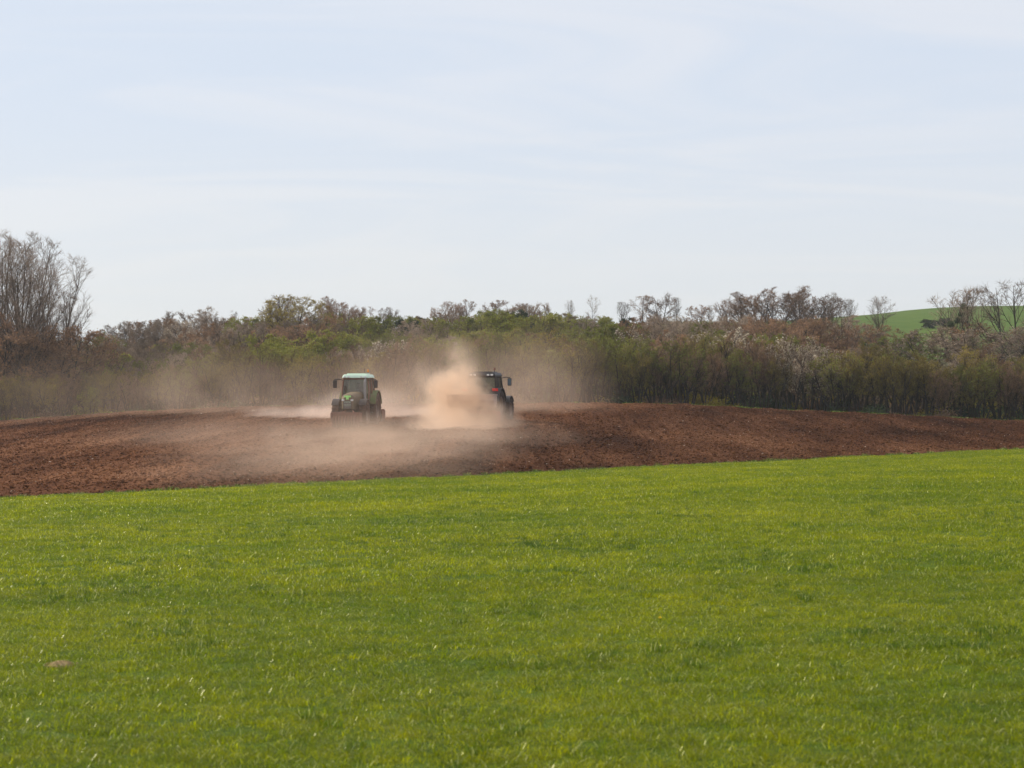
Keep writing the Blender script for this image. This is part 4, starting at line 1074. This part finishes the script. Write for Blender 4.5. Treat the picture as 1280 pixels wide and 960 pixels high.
# ------------------------------------------------------------------ single small things
def ground_px(px, row):
    """where the sight line through a photo pixel meets the ground"""
    for i in range(4000):
        y = 8 + i*0.04
        if EYE - (row-480)/F*y <= H(X(px, y), y): return y
    return 150
def stone(px, row, size, label, seed):
    y = ground_px(px, row); p = at(px, y, 0.06); mb = clod(seed); o = proto('stone', mb, M_stone); COL.objects.link(o)
    o.location = p; o.scale = (size, size*0.8, size*0.6); o.rotation_euler = (0.2, -0.5, seed); tag(o, label, 'stone'); return o
stone(317, 514.5, 0.34, 'larger pale stone near the field crest left of the green tractor', 71)
stone(252, 518.5, 0.20, 'small pale stone left of the larger one near the crest', 72)
stone(795, 516, 0.18, 'small pale stone high on the bare field right of the tractors', 73)
stone(953, 569, 0.14, 'pale stone low on the field near the grass edge', 74)
# dandelion
yd = ground_px(825, 786); pd = at(825, yd)
dn = empty('dandelion', pd); tag(dn, 'single yellow dandelion in the meadow right of the middle', 'flower')
s_ = MB(); s_.tube([(0, 0, 0), (0.004, 0, 0.05), (0.002, 0, 0.085)], 0.0025, 5); s_.build('stem', M_blade, dn)
M_yel = m_simple('yellow_petals', (0.75, 0.55, 0.01), (0.85, 0.68, 0.02), 20, 0.7)
fl = MB()
for ring, (rad_, nn, zz_) in enumerate([(0.021, 18, 0.086), (0.015, 14, 0.092), (0.009, 9, 0.096)]):
    for k in range(nn):
        a = 2*math.pi*k/nn + ring*0.2; c_, s2 = math.cos(a), math.sin(a)
        fl.add([(0, 0, zz_-0.006), (c_*rad_*0.6 - s2*0.003, s2*rad_*0.6 + c_*0.003, zz_), (c_*rad_, s2*rad_, zz_+0.004), (c_*rad_*0.6 + s2*0.003, s2*rad_*0.6 - c_*0.003, zz_)], [(0, 1, 2, 3)])
fl.build('flower_head', M_yel, dn)
# white flower
yd = ground_px(210.5, 770); pd = at(210.5, yd)
dn = empty('white_flower', pd); tag(dn, 'single small white flower in the meadow at the left', 'flower')
s_ = MB(); s_.tube([(0, 0, 0), (0.003, 0, 0.05), (0.002, 0, 0.08)], 0.002, 5); s_.build('stem', M_blade, dn)
M_pet = m_simple('white_petals', (0.75, 0.75, 0.68), (0.82, 0.82, 0.76), 20, 0.7)
fl = MB()
for k in range(16):
    a = 2*math.pi*k/16; c_, s2 = math.cos(a), math.sin(a); rad_ = 0.016
    fl.add([(c_*.004, s2*.004, 0.08), (c_*rad_*0.7 - s2*0.0035, s2*rad_*0.7 + c_*0.0035, 0.083), (c_*rad_, s2*rad_, 0.082), (c_*rad_*0.7 + s2*0.0035, s2*rad_*0.7 - c_*0.0035, 0.083)], [(0, 1, 2, 3)])
fl.build('petals', M_pet, dn)
cc = MB(); cc.box((0, 0, 0.083), (0.009, 0.009, 0.006), bev=0.0015); cc.build('flower_centre', M_yel, dn)
# bare brown patch in the grass
yd = ground_px(76, 838); pp = at(76, yd)
bm = bmesh.new(); bmesh.ops.create_grid(bm, x_segments=26, y_segments=20, size=1)
for v in bm.verts:
    r_ = v.co.length; e_ = max(0, 1-r_)
    v.co.x *= 0.105; v.co.y *= 0.14; v.co.z = 0.022*sm(e_*1.6) + 0.016*pnoise(Vector((v.co.x*40, v.co.y*40, 2)))*sm(e_*4) - 0.02*(1-sm(e_*6))
mb = MB(); mb.bm(bm); M_patch = m_simple('dry_earth', (0.20, 0.13, 0.05), (0.36, 0.26, 0.12), 30, 0.95)
for i in range(60):      # crumbs of earth on and round the mound
    a_ = random.uniform(0, 6.28); r_ = random.random()**0.7; c_ = clod(900+i); k_ = random.uniform(0.008, 0.026)
    mb.add([(v[0]*k_ + 0.115*r_*math.cos(a_), v[1]*k_ + 0.15*r_*math.sin(a_), v[2]*k_ + 0.024*(1-r_*0.8)) for v in c_.v], c_.f)
o = mb.build('soil_mound', M_patch); o.location = (pp.x, pp.y, pp.z + 0.035); tag(o, 'small low mound of dry brown earth in the meadow, bottom left', 'mound')

# ------------------------------------------------------------------ dust and haze
def dust(name, label, blobs, color, dens, nscale, cut, aniso=0.35, stretch=(1, 1, 1), step=1.0):
    """blobs: (centre, radii, weight) in world metres; the density is their sum eaten into by noise"""
    lo = Vector((1e9,)*3); hi = Vector((-1e9,)*3)
    for c, r_, wt in blobs:
        for i in range(3): lo[i] = min(lo[i], c[i]-r_[i]); hi[i] = max(hi[i], c[i]+r_[i])
    mb = MB(); mb.box((lo+hi)/2, hi-lo)
    m, t = mat(name)
    tcn = N(t, 'ShaderNodeTexCoord'); P = tcn.outputs['Object']
    mpn = N(t, 'ShaderNodeMapping'); L(t, P, mpn.inputs[0]); mpn.inputs['Scale'].default_value = stretch
    n1 = noise(t, mpn.outputs[0], nscale, 4, 0.58, 0.6)
    # the noise also pushes the positions about, so that no blob keeps its outline
    off = N(t, 'ShaderNodeVectorMath', operation='MULTIPLY_ADD'); L(t, n1.outputs['Color'], off.inputs[0])
    off.inputs[1].default_value = (1.6, 1.6, 1.1); 
    sub_ = N(t, 'ShaderNodeVectorMath', operation='SUBTRACT'); L(t, P, sub_.inputs[0]); sub_.inputs[1].default_value = (0.8, 0.8, 0.55)
    L(t, sub_.outputs[0], off.inputs[2]); PP = off.outputs[0]
    tot = None
    for c, r_, wt in blobs:
        d = N(t, 'ShaderNodeVectorMath', operation='SUBTRACT'); L(t, PP, d.inputs[0]); d.inputs[1].default_value = c
        q = N(t, 'ShaderNodeVectorMath', operation='DIVIDE'); L(t, d.outputs[0], q.inputs[0]); q.inputs[1].default_value = r_
        dt = N(t, 'ShaderNodeVectorMath', operation='DOT_PRODUCT'); L(t, q.outputs[0], dt.inputs[0]); L(t, q.outputs[0], dt.inputs[1])
        s1 = N(t, 'ShaderNodeMath', operation='SUBTRACT', use_clamp=True); s1.inputs[0].default_value = 1.0; L(t, dt.outputs['Value'], s1.inputs[1])
        pw = N(t, 'ShaderNodeMath', operation='POWER'); L(t, s1.outputs[0], pw.inputs[0]); pw.inputs[1].default_value = 1.5
        ml = N(t, 'ShaderNodeMath', operation='MULTIPLY'); L(t, pw.outputs[0], ml.inputs[0]); ml.inputs[1].default_value = wt
        if tot is None: tot = ml.outputs[0]
        else:
            ad = N(t, 'ShaderNodeMath', operation='ADD'); L(t, tot, ad.inputs[0]); L(t, ml.outputs[0], ad.inputs[1]); tot = ad.outputs[0]
    ne = N(t, 'ShaderNodeMapRange'); L(t, n1.outputs[0], ne.inputs[0]); ne.inputs[1].default_value = 0.32; ne.inputs[2].default_value = 0.68; ne.inputs[3].default_value = 1-cut; ne.inputs[4].default_value = 1.0+cut*0.4
    mu = N(t, 'ShaderNodeMath', operation='MULTIPLY'); L(t, tot, mu.inputs[0]); L(t, ne.outputs[0], mu.inputs[1])
    md = N(t, 'ShaderNodeMath', operation='MULTIPLY'); L(t, mu.outputs[0], md.inputs[0]); md.inputs[1].default_value = dens
    pv = N(t, 'ShaderNodeVolumePrincipled'); pv.inputs['Color'].default_value = (*color, 1); pv.inputs['Anisotropy'].default_value = aniso
    pv.inputs['Density Attribute'].default_value = ''
    L(t, md.outputs[0], pv.inputs['Density']); o_ = N(t, 'ShaderNodeOutputMaterial'); L(t, pv.outputs[0], o_.inputs['Volume'])
    try: m.cycles.volume_step_rate = step
    except Exception: pass
    o = mb.build(name, m); tag(o, label, 'dust', None, 'stuff'); return o
def W(px, row, y): return (X(px, y), y, EYE + (480-row)/F*y)
PX = 116/F    # metres per photo pixel at the tractors
DUSTC = (0.96, 0.76, 0.59)
dust('dust_plume', 'thick tan dust plume rolling up behind the red tractor', [
    (W(578, 536, 110.5), (84*PX, 4.2, 46*PX), 1.1),
    (W(548, 550, 108), (52*PX, 3.2, 28*PX), 0.8),
    (W(626, 552, 108.5), (56*PX, 3.0, 19*PX), 0.6),
    (W(574, 505, 111.5), (48*PX, 2.8, 52*PX), 1.1),
    (W(575, 470, 112), (34*PX, 2.0, 52*PX), 0.48),
    (W(545, 484, 112.5), (40*PX, 1.8, 38*PX), 0.35),
    (W(600, 522, 110.5), (36*PX, 2.0, 34*PX), 1.15),
], DUSTC, 0.88, 0.8, 1.2, step=0.7)
dust('dust_trail', 'low pale dust trail lying behind the green tractor wheels', [
    (W(520, 520, 122), (75*PX, 3.6, 15*PX), 1.0),
    (W(395, 519, 121), (55*PX, 3.6, 16*PX), 0.9),
    (W(345, 517, 123), (50*PX, 3.6, 14*PX), 0.45),
    (W(455, 508, 121), (95*PX, 3.6, 28*PX), 0.5),
], (0.97, 0.82, 0.72), 0.36, 0.8, 0.8, step=1.0)
dust('dust_veil', 'thin brownish dust drifting over the field and the hedge', [
    (W(545, 560, 100), (6.0, 9, 2.4), 1.5),
    (W(480, 572, 92), (8.0, 12, 2.4), 1.3),
    (W(400, 585, 84), (8.0, 11, 2.0), 0.9),
    (W(440, 600, 75), (6.5, 9, 2.2), 1.2),
    (W(530, 588, 84), (5.5, 9, 2.0), 1.0),
    (W(340, 606, 69), (6.0, 8, 1.8), 0.6),
    (W(330, 560, 98), (10.0, 14, 2.2), 0.7),
    (W(640, 555, 98), (4.5, 8, 1.5), 0.7),
    (W(445, 508, 106), (2.6, 4.5, 2.4), 0.5),
    (W(560, 495, 128), (9.5, 12, 5.2), 0.75),
    (W(430, 505, 130), (11.0, 11, 4.0), 0.55),
    (W(262, 500, 135), (6.0, 9, 4.6), 0.75),
    (W(685, 490, 130), (5.5, 9, 5.2), 0.7),
    (W(120, 510, 138), (11.0, 10, 4.6), 0.3),
], (0.97, 0.74, 0.57), 0.050, 0.30, 0.95, step=1.2)

# the air itself
m, t = mat('haze'); pv = N(t, 'ShaderNodeVolumePrincipled'); pv.inputs['Color'].default_value = (0.86, 0.92, 1.0, 1); pv.inputs['Density'].default_value = 0.00022; pv.inputs['Anisotropy'].default_value = 0.6
o_ = N(t, 'ShaderNodeOutputMaterial'); L(t, pv.outputs[0], o_.inputs['Volume'])
hb = MB(); hb.box((0, 600, 10), (2200, 1900, 46)); hz = hb.build('haze', m); tag(hz, 'thin pale haze filling the air over the fields', 'haze', None, 'stuff')
